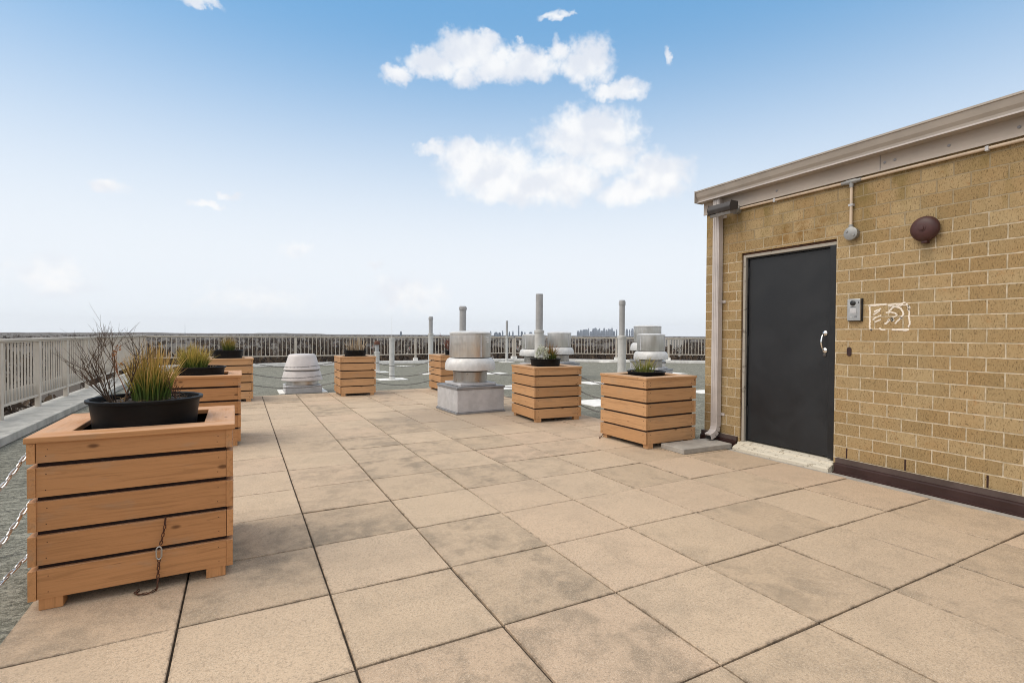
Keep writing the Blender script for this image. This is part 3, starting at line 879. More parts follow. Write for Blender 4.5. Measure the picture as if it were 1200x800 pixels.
# ------------------------------------------------------------------ vent pipes
def vent_pipe(x, y, r, ztop, zs, lab, cap='collar', rs=1.25, flash=.3, band=None):
    root = empty('vent_pipe', (x, y, -.04)); tag(root, lab, 'pipe', 'upright vent pipes on the flat roof')
    if flash:
        m = MB(); m.box((-flash, -flash*.75, 0), (flash, flash*.75, .012)); m.build('flashing', M['white'], root)
    m = MB(); m.lathe([(r*rs*1.25, .013), (r*rs*1.2, .03), (r*rs, .07), (r*rs, zs), (r*rs*1.12, zs+.002), (r*rs*1.12, zs+.05), (r*1.01, zs+.06)], n=20); m.build('sleeve', M['pipe_pale'], root)
    m = MB()
    if ztop > zs+.1:
        m.lathe([(r, zs+.05), (r, ztop), (r*.82, ztop), (r*.82, ztop-.12)], n=20); m.build('riser', M['pipe_grey'], root)
    if cap == 'collar':
        m = MB(); m.lathe([(r*1.02, ztop-.10), (r*1.18, ztop-.098), (r*1.18, ztop-.03), (r*1.02, ztop-.02)], n=20); m.build('collar', M['pipe_grey'], root)
    elif cap == 'hood':
        m = MB(); m.lathe([(r*.6, ztop-.03), (r*1.55, ztop-.03), (r*1.6, ztop+.02), (r*1.2, ztop+.08), (0, ztop+.1)], n=20); m.build('rain_cap', M['cap_brown'], root)
    return root
vent_pipe(5.674, 7.09, .075, 2.10, 1.30, 'tallest grey vent pipe, standing behind the planter right of the big fan', None)
vent_pipe(6.848, 5.896, .055, 1.95, 1.20, 'grey vent pipe behind the planter beside the wall, with a collar at its top', rs=1.45)
vent_pipe(5.44, 10.61, .088, 2.0, 1.10, 'grey vent pipe rising directly behind the drum of the big exhaust fan', 'collar')
vent_pipe(5.519, 13.407, .062, 1.80, 1.22, 'slim grey vent pipe rising behind the half-hidden planter', 'collar')
vent_pipe(10.767, 18.303, .050, 1.86, 1.10, 'thin distant vent pipe between the big fan and the tallest pipe', None)
p = vent_pipe(3.93, 12.05, .064, 1.13, 1.08, 'short white vent post with a thin whip aerial on top', None, rs=1.1, flash=.38)
m = MB(); m.tube([(0, 0, 1.13), (0, 0, 1.75)], .004, 6); m.build('whip_aerial', M['sticker'], p)
p = vent_pipe(4.173, 14.8, .062, .93, .62, 'short pale vent pipe with a rusty brown cap beside the rear planter', 'hood', flash=.34)
# white membrane strips laid on the roof
m = MB()
for (x0, y0, x1, y1) in ((8.1, 8.5, 8.7, 9.2), (5.75, 5.3, 6.45, 6.1), (5.35, 8.45, 6.25, 9.2), (5.35, 17.2, 6.2, 17.6), (12.6, 10.1, 13.2, 10.7), (9.1, 5.9, 9.7, 6.4), (14.7, 16.4, 15.9, 16.9), (5.2, 3.2, 5.5, 4.4), (6.9, 12.5, 7.8, 13.1)):
    m.box((x0, y0, -.039), (x1, y1, -.03))
tag(m.build('roof_membrane_patches', M['white']), kind='structure')

# ------------------------------------------------------------------ brick bulkhead
WX = 5.05; D0, D1 = .815, 1.815; DZ0, DZ1 = .085, 2.125; YL = 2.29; YR = -6.0; WT = 2.86; XB = 9.2
bh = empty('brick_bulkhead', (WX, 0, 0)); tag(bh, 'blond brick rooftop bulkhead with a charcoal door and taupe gutter', 'building')
def part(mb, name, mat, parent=bh, **k):
    o = mb.build(name, mat, **k)
    o.parent = parent
    w = Vector((0, 0, 0)); q = parent
    while q is not None: w += q.location; q = q.parent
    o.location = o.location-w
    return o
m = MB()
def quad(a, b, c, d): m._add([a, b, c, d], [(0, 1, 2, 3)])
x = WX; RD = .10
quad((x, YL, -.03), (x, D1, -.03), (x, D1, WT), (x, YL, WT))
quad((x, D0, -.03), (x, YR, -.03), (x, YR, WT), (x, D0, WT))
quad((x, D1, DZ1), (x, D0, DZ1), (x, D0, WT), (x, D1, WT))
quad((x, D1, -.03), (x+RD, D1, -.03), (x+RD, D1, DZ1), (x, D1, DZ1))
quad((x+RD, D0, -.03), (x, D0, -.03), (x, D0, DZ1), (x+RD, D0, DZ1))
quad((x, YL, WT), (XB, YL, WT), (XB, YL, -.03), (x, YL, -.03))
quad((XB, YL, WT), (XB, YR, WT), (XB, YR, -.03), (XB, YL, -.03))
quad((XB, YR, WT), (x, YR, WT), (x, YR, -.03), (XB, YR, -.03))
part(m, 'wall', M['brick'])
m = MB(); m.box((x+.003, D0+.001, DZ1), (x+.16, D1-.001, DZ1+.012)); part(m, 'lintel', M['lintel'])
m = MB(); m.box((x-.06, YR-.05, WT+.003), (XB+.05, YL+.02, WT+.05)); part(m, 'roof_sheet', M['roof'])
# fascia with seams and screws
m = MB(); m.prism([(x-.003, 2.635), (x-.024, 2.635), (x-.020, 2.66), (x-.020, WT-.001), (x-.003, WT-.001)], 'y', YR, YL+.03)
fa = part(m, 'fascia', M['fascia'])
m = MB()
for yy in (1.40, .42, .345, -.02, -.42, -.9):
    m.lathe([(.011, 0), (.011, .003), (.004, .006)], (x-.0205, yy, 2.70), 10, axis=Matrix.Rotation(R(-90), 3, 'Y'))
for yy in (.455, -1.3):
    m.box((x-.0235, yy-.002, 2.64), (x-.0205, yy+.002, 2.80))
part(m, 'fascia_screw', M['galv_dark'], fa)
# K-style gutter
gp = [(x-.021, 2.80), (x-.105, 2.80), (x-.110, 2.815), (x-.112, 2.835), (x-.128, 2.862), (x-.140, 2.905), (x-.142, 2.915), (x-.150, 2.917), (x-.150, 2.932), (x-.135, 2.932), (x-.130, 2.912), (x-.021, 2.912)]
gp = [(a, b-.03) for a, b in gp]
m = MB(); m.prism(gp, 'y', YR, YL+.045); gu = part(m, 'gutter', M['gutter'])
m = MB(); m.box((x-.155, YL+.046, 2.765), (x-.021, YL+.05, 2.905)); part(m, 'gutter_end_cap', M['gutter'], gu)
m = MB(); m.box((x-.118, YR, 2.771), (x-.112, YL+.045, 2.783)); part(m, 'gutter_lip', M['downspout'], gu)
# downspout
m = MB(); yc = 2.092; hw_ = .043
m.box((x-.082, yc-hw_, .25), (x-.014, yc+hw_, 2.768))
for k in (-.024, 0, .024): m.box((x-.086, yc+k-.006, .26), (x-.0825, yc+k+.006, 2.765))
ds = part(m, 'downspout', M['downspout'], bevel=.006)
m = MB()
prev = None
pts = [((x-.048), .25), ((x-.050), .205), (x-.066, .155), (x-.10, .122), (x-.165, .098)]
for (xa, za), (xb, zb) in zip(pts[:-1], pts[1:]):
    t = Vector((xb-xa, 0, zb-za)); nn = Vector((-t.z, 0, t.x)).normalized()*.034
    pa, pb = Vector((xa, 0, za)), Vector((xb, 0, zb))
    vs = []
    for q in (pa, pb):
        for yy in (yc-hw_, yc+hw_):
            vs += [q-nn+Vector((0, yy, 0)), q+nn+Vector((0, yy, 0))]
    m._add(vs, [(0, 1, 3, 2), (4, 6, 7, 5), (0, 4, 5, 1), (2, 3, 7, 6), (0, 2, 6, 4), (1, 5, 7, 3)])
part(m, 'elbow', M['downspout'], ds, bevel=.004)
m = MB(); m.box((x-.1705, yc-hw_+.007, .074), (x-.160, yc+hw_-.007, .124)); part(m, 'outlet', M['black'], ds)
m = MB()
for zz in (.33, 1.6, 2.55):
    m.box((x-.012, yc-hw_-.04, zz), (x-.002, yc+hw_+.004, zz+.03)); m.box((x-.0895, yc-hw_-.004, zz), (x-.0125, yc-hw_-.0005, zz+.03))
part(m, 'strap', M['downspout'], ds)
# base flashing either side of the door
prof = [(x-.002, .128), (x-.016, .126), (x-.020, .085), (x-.034, .078), (x-.036, .070), (x-.040, .012), (x-.066, .004), (x-.066, -.012), (x-.002, -.012)]
m = MB(); m.prism(prof, 'y', YR, D0-.028); part(m, 'base_flashing', M['flash'])
m = MB(); m.prism(prof, 'y', D1+.02, YL+.03); part(m, 'base_flashing', M['flash'])
m = MB(); m.box((x-.0225, YR, .0855), (x-.0175, D0-.03, .128)); part(m, 'flashing_cap', M['flash_top'])
m = MB(); m.box((x-.0225, D1+.022, .0855), (x-.0175, YL+.028, .128)); part(m, 'flashing_cap', M['flash_top'])
for yy in (.70, .242, -.281, -.92):
    m = MB(); m.box((x-.0015, yy-.006, .137), (x+.004, yy+.006, .228)); part(m, 'weep_hole', M['flash'])
# door assembly
m = MB(); fx0, fx1 = x+.045, x+.135
m.box((fx0, D1-.052, DZ0+.012), (fx1, D1-.002, DZ1-.003)); m.box((x+.010, D0+.002, DZ0+.012), (fx1, D0+.062, DZ1-.0505)); m.box((fx0, D0+.063, DZ1-.065), (fx1, D1-.053, DZ1-.003))
part(m, 'door_frame', M['frame_black'], bevel=.003)
m = MB(); m.box((x+.014, D1-.042, DZ0), (x+.044, D1-.014, DZ1-.022)); m.box((x+.014, D0+.002, DZ1-.050), (x+.044, D1-.043, DZ1-.022))
m2 = MB(); m2.box((x+.020, D1-.0135, DZ0), (x+.05, D1-.002, DZ1-.003)); m2.box((x+.020, D0+.002, DZ1-.0215), (x+.05, D1-.0145, DZ1-.003)); part(m2, 'reveal', M['lintel'])
part(m, 'jamb_trim', M['jamb'])
m = MB(); m.box((x+.055, D0+.065, DZ0+.018), (x+.098, D1-.056, DZ1-.069)); door = part(m, 'door', M['door'], bevel=.003)
hx = x+.055
m = MB(); hy = .938
m.lathe([(.024, 0), (.024, .006), (.018, .011), (.009, .016), (0, .017)], (hx, hy, 1.262), 18, axis=Matrix.Rotation(R(-90), 3, 'Y'))
m.lathe([(.024, 0), (.024, .006), (.018, .011), (.009, .016), (0, .017)], (hx, hy, 1.10), 18, axis=Matrix.Rotation(R(-90), 3, 'Y'))
hp = []
for k in range(13):
    t = k/12; hp.append((hx-.008-.045*math.sin(math.pi*t)**.55, hy+.004, 1.262-.162*t))
m.tube(hp, [.006+.0035*math.sin(math.pi*k/12) for k in range(13)], 10)
part(m, 'handle', M['chrome'], door)
m = MB(); m.lathe([(.016, 0), (.016, .005), (.012, .008), (0, .008)], (hx, hy+.002, 1.055), 18, axis=Matrix.Rotation(R(-90), 3, 'Y')); part(m, 'lock', M['bronze'], door)
for zz in (.36, 1.12, 1.86):
    m = MB(); m.lathe([(.009, 0), (.009, .11)], (hx-.004, D1-.0545, zz), 10); part(m, 'hinge', M['frame_black'], door)
m = MB(); m.prism([(x-.098, -.015), (x-.098, .022), (x-.09, .034), (x-.02, .058), (x-.018, .072), (x+.03, .084), (x+.10, .09), (x+.10, -.015)], 'y', D0-.012, D1+.008); part(m, 'threshold', M['sill'], bevel=.004)
m = MB(); m.box((x+.103, D0, .0), (x+.16, D1, DZ1)); part(m, 'door_backing', M['black'])
# white paint marks on the brick
def ribbon(mb, pts, w, lift):
    vs = []; fs = []; n = len(pts)
    for i, (yy, zz) in enumerate(pts):
        a = pts[max(0, i-1)]; b = pts[min(n-1, i+1)]
        t = Vector((b[0]-a[0], b[1]-a[1])); t.normalize() if t.length else None
        nn = Vector((-t.y, t.x))*w*.5*(.8+.4*random.random())
        vs += [(x-lift, yy+nn.x, zz+nn.y), (x-lift, yy-nn.x, zz-nn.y), (x+.003, yy+nn.x, zz+nn.y), (x+.003, yy-nn.x, zz-nn.y)]
    for i in range(n-1):
        p0 = 4*i; q = 4*(i+1)
        fs += [(p0, p0+1, q+1, q), (p0, q, q+2, p0+2), (p0+1, p0+3, q+3, q+1)]
    fs += [(0, 2, 3, 1), (4*n-4, 4*n-3, 4*n-1, 4*n-2)]
    mb._add(vs, fs)
def wob(pts, amp=.004, sub=5):
    out = []
    for a, b in zip(pts[:-1], pts[1:]):
        for i in range(sub):
            t = i/sub; out.append((a[0]+(b[0]-a[0])*t+random.uniform(-amp, amp), a[1]+(b[1]-a[1])*t+random.uniform(-amp, amp)))
    out.append(pts[-1]); return out
# sketch coordinates: s 0..1 left to right, t 0..1 bottom to top
Y0, Y1, Z0, Z1 = .535, .222, 1.292, 1.512
S = lambda s, t: (Y0+(Y1-Y0)*s, Z0+(Z1-Z0)*t)
m = MB()
strokes = [
 ([(0, .95), (.2, .97), (.44, .98)], .014), ([(.46, .93), (.62, .97), (.75, .95), (.88, 1.02)], .011), ([(.5, .88), (.75, .90), (.9, .93)], .007),
 ([(.02, .95), (.035, .6), (.03, .3), (.03, .05), (.06, -.02), (.10, .03)], .012),
 ([(.28, .07), (.33, .0), (.42, .01)], .010), ([(.58, 0), (.8, 0), (.97, .01)], .016),
 ([(.91, .98), (.95, .8), (.97, .6), (.965, .4), (.985, .2), (.95, .1)], .011), ([(.93, .9), (.98, .82), (.96, .72)], .009),
 ([(.14, .72), (.22, .76), (.30, .82)], .011), ([(.13, .60), (.20, .66), (.28, .74)], .009), ([(.09, .40), (.18, .47), (.31, .57)], .009), ([(.16, .30), (.24, .35), (.31, .40)], .010),
 ([(.50, .72), (.60, .85), (.70, .86), (.79, .78), (.84, .63), (.80, .47), (.70, .33), (.66, .22)], .012),
 ([(.42, .66), (.55, .68), (.66, .62), (.68, .54), (.60, .46), (.50, .40), (.46, .33)], .010), ([(.40, .22), (.47, .28), (.52, .40)], .011),
 ([(.52, .40), (.58, .44), (.61, .36), (.56, .32), (.60, .40)], .012), ([(.77, .47), (.80, .42)], .010)]
for pts, w in strokes: ribbon(m, [S(*q) for q in wob(pts, .012, 5)], w*1.05, .0025)
part(m, 'paint_sketch', M['chalk'])

# concrete splash slab under the downspout
m = MB(); m.box((4.28, 1.865, .0015), (4.985, 2.20, .055), rot=Matrix.Rotation(R(-2), 3, 'Z'))
tag(m.build('splash_slab', M['slab'], bevel=.006, origin=(4.63, 2.03, 0)), 'grey concrete splash slab lying under the downspout outlet', 'slab')

# conduit run with tee and junction box
ROOT0 = Vector((x, 0, 0))
def wall_thing(name, loc, lab, cat):
    o = empty(name, loc); tag(o, lab, cat); return o
cx_ = x-.022
cr = wall_thing('electrical_conduit', (x, .68, 2.605), 'beige electrical conduit running along the wall with a drop to a round box', 'conduit')
m = MB(); m.tube([(cx_, 1.83, 2.612), (cx_, .75, 2.607)], .0125, 12); m.tube([(cx_, .615, 2.606), (cx_, -5.8, 2.60)], .0125, 12)
part(m, 'pipe', M['conduit'], cr)
m = MB(); m.tube([(cx_, .682, 2.58), (cx_, .682, 2.215)], .012, 12); part(m, 'drop_pipe', M['conduit'], cr)
m = MB(); m.tube([(cx_, .765, 2.606), (cx_, .735, 2.606), (cx_, .72, 2.606), (cx_, .645, 2.606), (cx_, .63, 2.606), (cx_, .60, 2.606)], [.017, .017, .022, .022, .017, .017], 14); m.tube([(cx_, .682, 2.60), (cx_, .682, 2.555)], [.02, .016], 12)
part(m, 'tee_fitting', M['jbox'], cr)
m = MB(); m.lathe([(.054, 0), (.056, .035), (.058, .038), (.058, .046), (.05, .05), (0, .051)], (x-.002, .672, 2.145), 24, axis=Matrix.Rotation(R(-90), 3, 'Y'))
m.tube([(cx_, .682, 2.19), (cx_, .682, 2.225)], .018, 12)
for a in (.6, 3.7): m.lathe([(.009, 0), (.009, .056)], (x-.002, .672+.035*math.cos(a), 2.145+.035*math.sin(a)), 8, axis=Matrix.Rotation(R(-90), 3, 'Y'))
part(m, 'junction_box', M['jbox'], cr)
for (yy, zz) in ((1.42, 2.609), (-.25, 2.604), (-1.6, 2.602)):
    m = MB(); m.box((x-.037, yy-.01, zz-.017), (x-.002, yy+.01, zz+.017)); part(m, 'strap', M['galv'], cr)
m = MB(); m.box((x-.036, .664, 2.39), (x-.002, .70, 2.41)); part(m, 'strap', M['galv'], cr)
# fire bell
br = wall_thing('alarm_bell', (x, .118, 2.088), 'oxblood red round alarm bell on the brick right of the door', 'bell')
ax = Matrix.Rotation(R(-90), 3, 'Y')
m = MB(); m.lathe([(.078, 0), (.088, .004), (.088, .022), (.06, .028)], (x-.001, .118, 2.088), 28, axis=ax); part(m, 'backing_ring', M['jbox'], br)
m = MB(); m.lathe([(.075, .028), (.098, .03), (.100, .036), (.096, .052), (.081, .070), (.054, .083), (.026, .087), (.012, .087)], (x, .118, 2.088), 40, axis=ax); part(m, 'gong', M['bell'], br)
m = MB(); m.lathe([(.024, .0865), (.024, .091), (.017, .092), (.015, .098), (0, .099)], (x, .118, 2.088), 20, axis=ax); part(m, 'gong_nut', M['bell'], br)
m = MB(); m.box((x-.05, .098, 1.975), (x-.002, .138, 2.0)); part(m, 'striker_box', M['bell'], br, bevel=.004)
# intercom
ir = wall_thing('door_intercom', (x, .64, 1.47), 'silver door intercom with a round camera lens right of the door', 'intercom')
iy, iz = .640, 1.468
m = MB(); m.box((x-.012, iy-.060, iz-.100), (x-.001, iy+.060, iz+.100)); part(m, 'back_box', M['black'], ir)
m = MB(); m.box((x-.036, iy-.053, iz-.095), (x-.0125, iy+.055, iz+.097)); part(m, 'face_plate', M['steel'], ir, bevel=.003)
m = MB(); m.lathe([(.024, 0), (.024, .002), (.020, .004), (.010, .007), (0, .008)], (x-.0362, iy+.008, iz+.060), 22, axis=ax); part(m, 'camera_lens', M['black'], ir)
m = MB(); m.box((x-.0375, iy-.015, iz+.026), (x-.0362, iy+.026, iz+.031)); part(m, 'microphone_slot', M['black'], ir)
m = MB(); m.box((x-.038, iy-.022, iz-.028), (x-.0362, iy+.032, iz+.014)); part(m, 'speaker_panel', M['galv'], ir)
m = MB(); m.box((x-.0385, iy-.025, iz-.067), (x-.0362, iy-.006, iz-.053)); part(m, 'call_button', M['galv_dark'], ir)
m = MB(); m.box((x-.0385, iy+.012, iz-.070), (x-.0362, iy+.030, iz-.058)); part(m, 'call_button', M['alu'], ir)
m = MB(); m.box((x-.0375, iy-.043, iz+.055), (x-.0362, iy-.038, iz+.072)); part(m, 'status_lamp', M['black'], ir)
# oval escutcheon left in the brick
m = MB()
ov = [(.69+.017*math.cos(a), 1.098+(.020*math.sin(a))+(.018 if math.sin(a) >= 0 else -.018)) for a in [2*math.pi*k/24 for k in range(24)]]
m.prism(ov, 'x', x-.008, x-.001)
tag(m.build('oval_escutcheon', M['flash'], bevel=.002, origin=(x, .69, 1.098)), 'small dark oval cover on the brick below the intercom', 'cover')
# wall pack lamp
lr = wall_thing('wall_lamp', (x, 1.93, 2.66), 'dark bronze box lamp on the wall in front of the downspout top', 'lamp')
rotl = Matrix.Rotation(R(0), 3, 'X'); pv = (x, 2.08, 2.66)
m = MB(); m.prism([(x-.11, 2.60), (x-.215, 2.570), (x-.228, 2.615), (x-.208, 2.668), (x-.11, 2.668)], 'y', 1.79, 2.085); part(m, 'housing', M['bronze'], lr, bevel=.008)
m = MB(); m.prism([(x-.115, 2.595), (x-.205, 2.567), (x-.195, 2.535), (x-.125, 2.558)], 'y', 1.805, 2.07); part(m, 'lens', M['lens'], lr, bevel=.004)
m = MB(); m.box((x-.125, 1.85, 2.595), (x-.03, 1.885, 2.65)); m.lathe([(.05, 0), (.05, .05), (.03, .056)], (x-.002, 1.868, 2.61), 20, axis=ax); part(m, 'mounting_box', M['jbox'], lr)

# ------------------------------------------------------------------ far surroundings
GZ = -26.
m = MB(); n = 96; vs = [(0, 0, GZ)]; fs = []
radii = [60, 300, 1200, 4000, 9300]
for r in radii:
    for k in range(n):
        a = 2*math.pi*k/n; vs.append((r*math.cos(a), r*math.sin(a), GZ))
for k in range(n): fs.append((0, 1+k, 1+(k+1) % n))
for i in range(len(radii)-1):
    for k in range(n):
        a, b = 1+i*n+k, 1+i*n+(k+1) % n; fs.append((a, a+n, b+n, b))
m._add(vs, fs); tag(m.build('ground', M['land']), kind='structure')
def polar(az, d): return Vector((CAM.x+d*math.sin(R(az)), CAM.y+d*math.cos(R(az)), GZ))
# leafless woodland, one mass
rr = random.Random(77); m = MB()
def crown(c, h, rad, nb, tone):
    m._add([c+Vector((-.18, 0, 0)), c+Vector((.18, 0, 0)), c+Vector((.05, .05, h*.7)), c+Vector((0, .2, 0))], [(0, 1, 2), (1, 3, 2), (3, 0, 2)], colr=(.05*tone, .04*tone, .032*tone))
    for _ in range(nb):
        q = rnd_unit(); q.z = abs(q.z)*1.1
        b = c+Vector((q.x*rad, q.y*rad, h*.45+q.z*h*.5))*1.
        root = c+Vector((0, 0, h*rr.uniform(.3, .6)))
        s = Vector((rr.uniform(-1, 1), rr.uniform(-1, 1), rr.uniform(-.6, .6)))*rad*.42
        t = tone*rr.uniform(.6, 1.35)
        cc = lerp((.048*t, .032*t, .023*t), (.098*t, .068*t, .042*t), rr.random())
        m._add([root, b-s*.5, b+(b-root)*.12, b+s*.5], [(0, 1, 2), (0, 2, 3)], colr=cc)
for i in range(8200):
    d = 150*(4200/150)**(rr.random()**.85); az = rr.uniform(-40, 68)
    c = polar(az, d); k = 1 if d < 900 else 1.6
    if math.sin(c.x*.009)+math.cos(c.y*.011+1)+rr.uniform(-.9, .9) < -.65: continue
    crown(c, rr.uniform(9, 15)*(1 if d < 1500 else .95), rr.uniform(3., 5.5)*k, 16 if d < 700 else 10, rr.uniform(.7, 1.3))
tag(m.build('bare_woodland', M['wood_far']), kind='stuff')
# a long wooded rise near the horizon
m = MB(); vs = []; fs = []; nn = 60
for k in range(nn+1):
    t = k/nn; az = -30+38*t; hgt = 7+6*math.exp(-((az-3.2)/2.2)**2)+5*math.exp(-((az+8)/4)**2)+rr.uniform(-1, 1)*2
    for (dd, zz) in ((5200, 0), (5500, hgt+8), (6200, hgt+6), (6800, 0)):
        q = polar(az, dd); q.z = GZ-.5+zz; vs.append(q)
for k in range(nn):
    for i in range(3):
        a = k*4+i; fs.append((a, a+4, a+5, a+1))
m._add(vs, fs, smooth=False); tag(m.build('wooded_hills', M['land']), kind='structure')
# houses among the trees
def make_house(wm):
    root = empty('house')
    m = MB(); m.box((-6, -4.5, 0), (6, 4.5, 5.6)); m.build('wall', wm, root)
    m = MB(); m.prism([(-5.1, 5.61), (5.1, 5.61), (0, 9.2)], 'x', -6.5, 6.5); rf = m.build('roof', M['roof_tile'], root)
    m = MB(); m.box((2, 1, 7), (3, 2, 10.2)); m.build('chimney', M['house_red'], rf)
    for yy in (-4.53, 4.53):
        for xx in (-4, -1.2, 1.6, 4):
            for zz in (1., 3.6):
                m = MB(); m.box((xx-.5, yy-.03, zz), (xx+.5, yy+.03, zz+1.4)); m.build('window', M['glass'], root)
    return root
hp_ = make_house(M['house_pale']); hr_ = make_house(M['house_red']); first = {0: True, 1: True}
HS = [(20, 520, 0), (24, 610, 0), (26.5, 430, 1), (29, 700, 0), (31, 560, 0), (17, 640, 0), (13, 720, 1), (36.5, 620, 1), (38, 500, 1), (39.6, 660, 1), (43.5, 480, 0), (46, 600, 0), (44.6, 760, 0), (9, 800, 0), (-3, 760, 1), (-9, 640, 0)]
for az, d, kind in HS:
    pr_ = hr_ if kind else hp_
    o = pr_ if first[kind] else copy_tree(pr_); first[kind] = False
    o.location = polar(az, d); o.rotation_euler = (0, 0, rr.uniform(0, 3.1))
    tag(o, 'small red brick house with a pitched roof among bare trees beyond the railing' if kind else 'small pale house with a pitched roof among bare trees beyond the railing', 'house',
        'red brick houses beyond the railing' if kind else 'pale houses beyond the railing')
for az, d, w, h, lab in ((23.6, 900, 46, 19, 'long pale low-rise block behind the railing left of the big fan'), (45.3, 850, 40, 21, 'long pale low-rise block behind the railing near the brick wall'), (30.3, 780, 36, 18, 'long pale low-rise block behind the railing below the distant chimney')):
    c = polar(az, d); root = empty('low_rise_block', c, R(-az+8)); tag(root, lab, 'building')
    m = MB(); m.box((-w/2, -7, 0), (w/2, 7, h)); m.build('wall', M['house_pale'], root)
    m = MB()
    for fl in range(int(h/3.2)):
        for k in range(int(w/4)):
            m.box((-w/2+1.2+k*4, -7.06, 1.2+fl*3.2), (-w/2+3.2+k*4, -7.001, 2.8+fl*3.2))
    m.build('window_rows', M['glass'], root)
    m = MB(); m.box((-w/2-.4, -7.4, h+.01), (w/2+.4, 7.4, h+.8)); m.build('roof', M['roof_tile'], root)
# industrial skyline and chimney
def tower(az, d, w, h, name, lab, cat, grp, spire=0., seed=0):
    q = random.Random(seed); c = polar(az, d); o_ = MB()
    o_.box((-w/2, -w*.4, 0), (w/2, w*.4, h*.72)); o_.box((-w*.38, -w*.3, h*.7201), (w*.38, w*.3, h*.93)); o_.box((-w*.22, -w*.2, h*.9301), (w*.2, w*.2, h))
    if spire: o_.lathe([(w*.12, h), (w*.03, h+spire*.6), (.3, h+spire)], (0, 0, 0), 8)
    o = o_.build(name, M['tower']); o.location = c; o.rotation_euler = (0, 0, R(-az+q.uniform(-20, 20)))
    return tag(o, lab, cat, grp)
PX = 1/596.85
far = [(35.5, 4.2, 3.5), (35.8, 3.6, 3), (36.15, 3.9, 4), (36.4, 4.2, 3), (36.65, 5.6, 2), (36.9, 3.8, 3), (37.15, 5.2, 2), (37.4, 5.9, 3), (37.7, 4.1, 3), (37.85, 5.4, 2), (38.1, 4.6, 3), (38.35, 5.8, 2), (38.6, 3.9, 3), (38.85, 4.9, 3), (39.0, 4.6, 2), (39.4, 4.2, 2), (39.7, 4.4, 2), (40.05, 4.6, 2), (40.35, 3.9, 3), (40.8, 4.9, 2), (41.1, 6.0, 2), (41.4, 5.3, 3), (41.75, 4.9, 2)]
for i, (az, hp2, wp) in enumerate(far):
    d = 7600+120*((i*7) % 5)
    tower(az, d, wp*PX*d*(.75+.55*((i*5) % 4)/3), 27+(hp2+1.6-1.7*((i*3) % 5 == 0))*PX*d, 'skyscraper', 'blue-grey high-rise in the hazy city skyline above the right-hand railing', 'skyscraper', 'hazy city skyline', 0, i)
tower(39.2, 7500, 26, 27+7.6*PX*7500, 'skyscraper', 'tallest spired tower of the hazy skyline, just left of the collared pipe', 'skyscraper', 'hazy city skyline', 42, 60)
near = [(25.7, 3.2, 2), (26.3, 2, 5), (27.05, 3.8, 2), (27.8, 2.6, 2), (28.2, 3.6, 2), (29.2, 3.2, 3), (29.55, 2.4, 2), (30.2, 2.4, 5), (30.7, 3., 3), (31.1, 2.4, 4), (15.8, 2.2, 2.5), (26.7, 1.6, 4)]
for i, (az, hp2, wp) in enumerate(near):
    d = 4300+90*((i*5) % 4)
    tower(az, d, wp*PX*d*.8, 27+hp2*PX*d, 'distant_building', 'dark distant block on the horizon above the rear railing', 'building', 'dark blocks on the horizon', 0, 90+i)
c = polar(28.85, 4200); m = MB(); m.lathe([(6.5, 0), (6, 5), (4.6, 92), (5.0, 92.5), (5.0, 96), (3, 96)], n=14); o = m.build('factory_chimney', M['tower']); o.location = c
tag(o, 'tall dark factory chimney on the horizon left of the tallest pipe', 'chimney')
c = polar(-4.6, 3500); m = MB(); m.lathe([(1.2, 0), (.5, 70), (.2, 78)], n=6); o = m.build('radio_mast', M['tower']); o.location = c
tag(o, 'thin radio mast on the horizon above the left-hand planters', 'mast')

# ------------------------------------------------------------------ air
HZ = MB(); HZ.box((-9400, -9400, GZ-1), (9400, 9400, 190))
hz = HZ.build('haze', [])
mh = bpy.data.materials.new('haze_air'); mh.use_nodes = True; nt = mh.node_tree; nt.nodes.clear()
out = nt.nodes.new('ShaderNodeOutputMaterial'); pvn = nt.nodes.new('ShaderNodeVolumePrincipled')
pvn.inputs['Color'].default_value = (.93, .95, 1., 1); pvn.inputs['Density'].default_value = .000038; pvn.inputs['Anisotropy'].default_value = .2
nt.links.new(pvn.outputs[0], out.inputs['Volume']); hz.data.materials.append(mh); tag(hz, kind='stuff')

# ------------------------------------------------------------------ sky and sun
SUN_DIR = Vector((-.72, .16, .92)).normalized()
el = math.asin(SUN_DIR.z); azs = math.atan2(SUN_DIR.x, SUN_DIR.y)
w = bpy.data.worlds.new('World'); scene.world = w; w.use_nodes = True
nt = w.node_tree; nt.nodes.clear(); g = N(nt)
out = nt.nodes.new('ShaderNodeOutputWorld'); bg = nt.nodes.new('ShaderNodeBackground'); nt.links.new(bg.outputs[0], out.inputs[0])
sky = nt.nodes.new('ShaderNodeTexSky'); sky.sky_type = 'NISHITA'; sky.sun_disc = False
sky.sun_elevation = el; sky.sun_rotation = azs; sky.air_density = 1.0; sky.dust_density = .15; sky.ozone_density = 2.0; sky.altitude = 50
dirv = g.n('ShaderNodeTexCoord').outputs['Generated']
nrm = g.n('ShaderNodeVectorMath', operation='NORMALIZE'); g.put(nrm.inputs[0], dirv); dv = nrm.outputs[0]
s = g.sep(dv)
eld = g.math('MULTIPLY', g.math('ARCSINE', s[2]), 180/math.pi)
azd = g.math('MULTIPLY', g.math('ARCTAN2', s[0], s[1]), 180/math.pi)
SKYK = 1.0
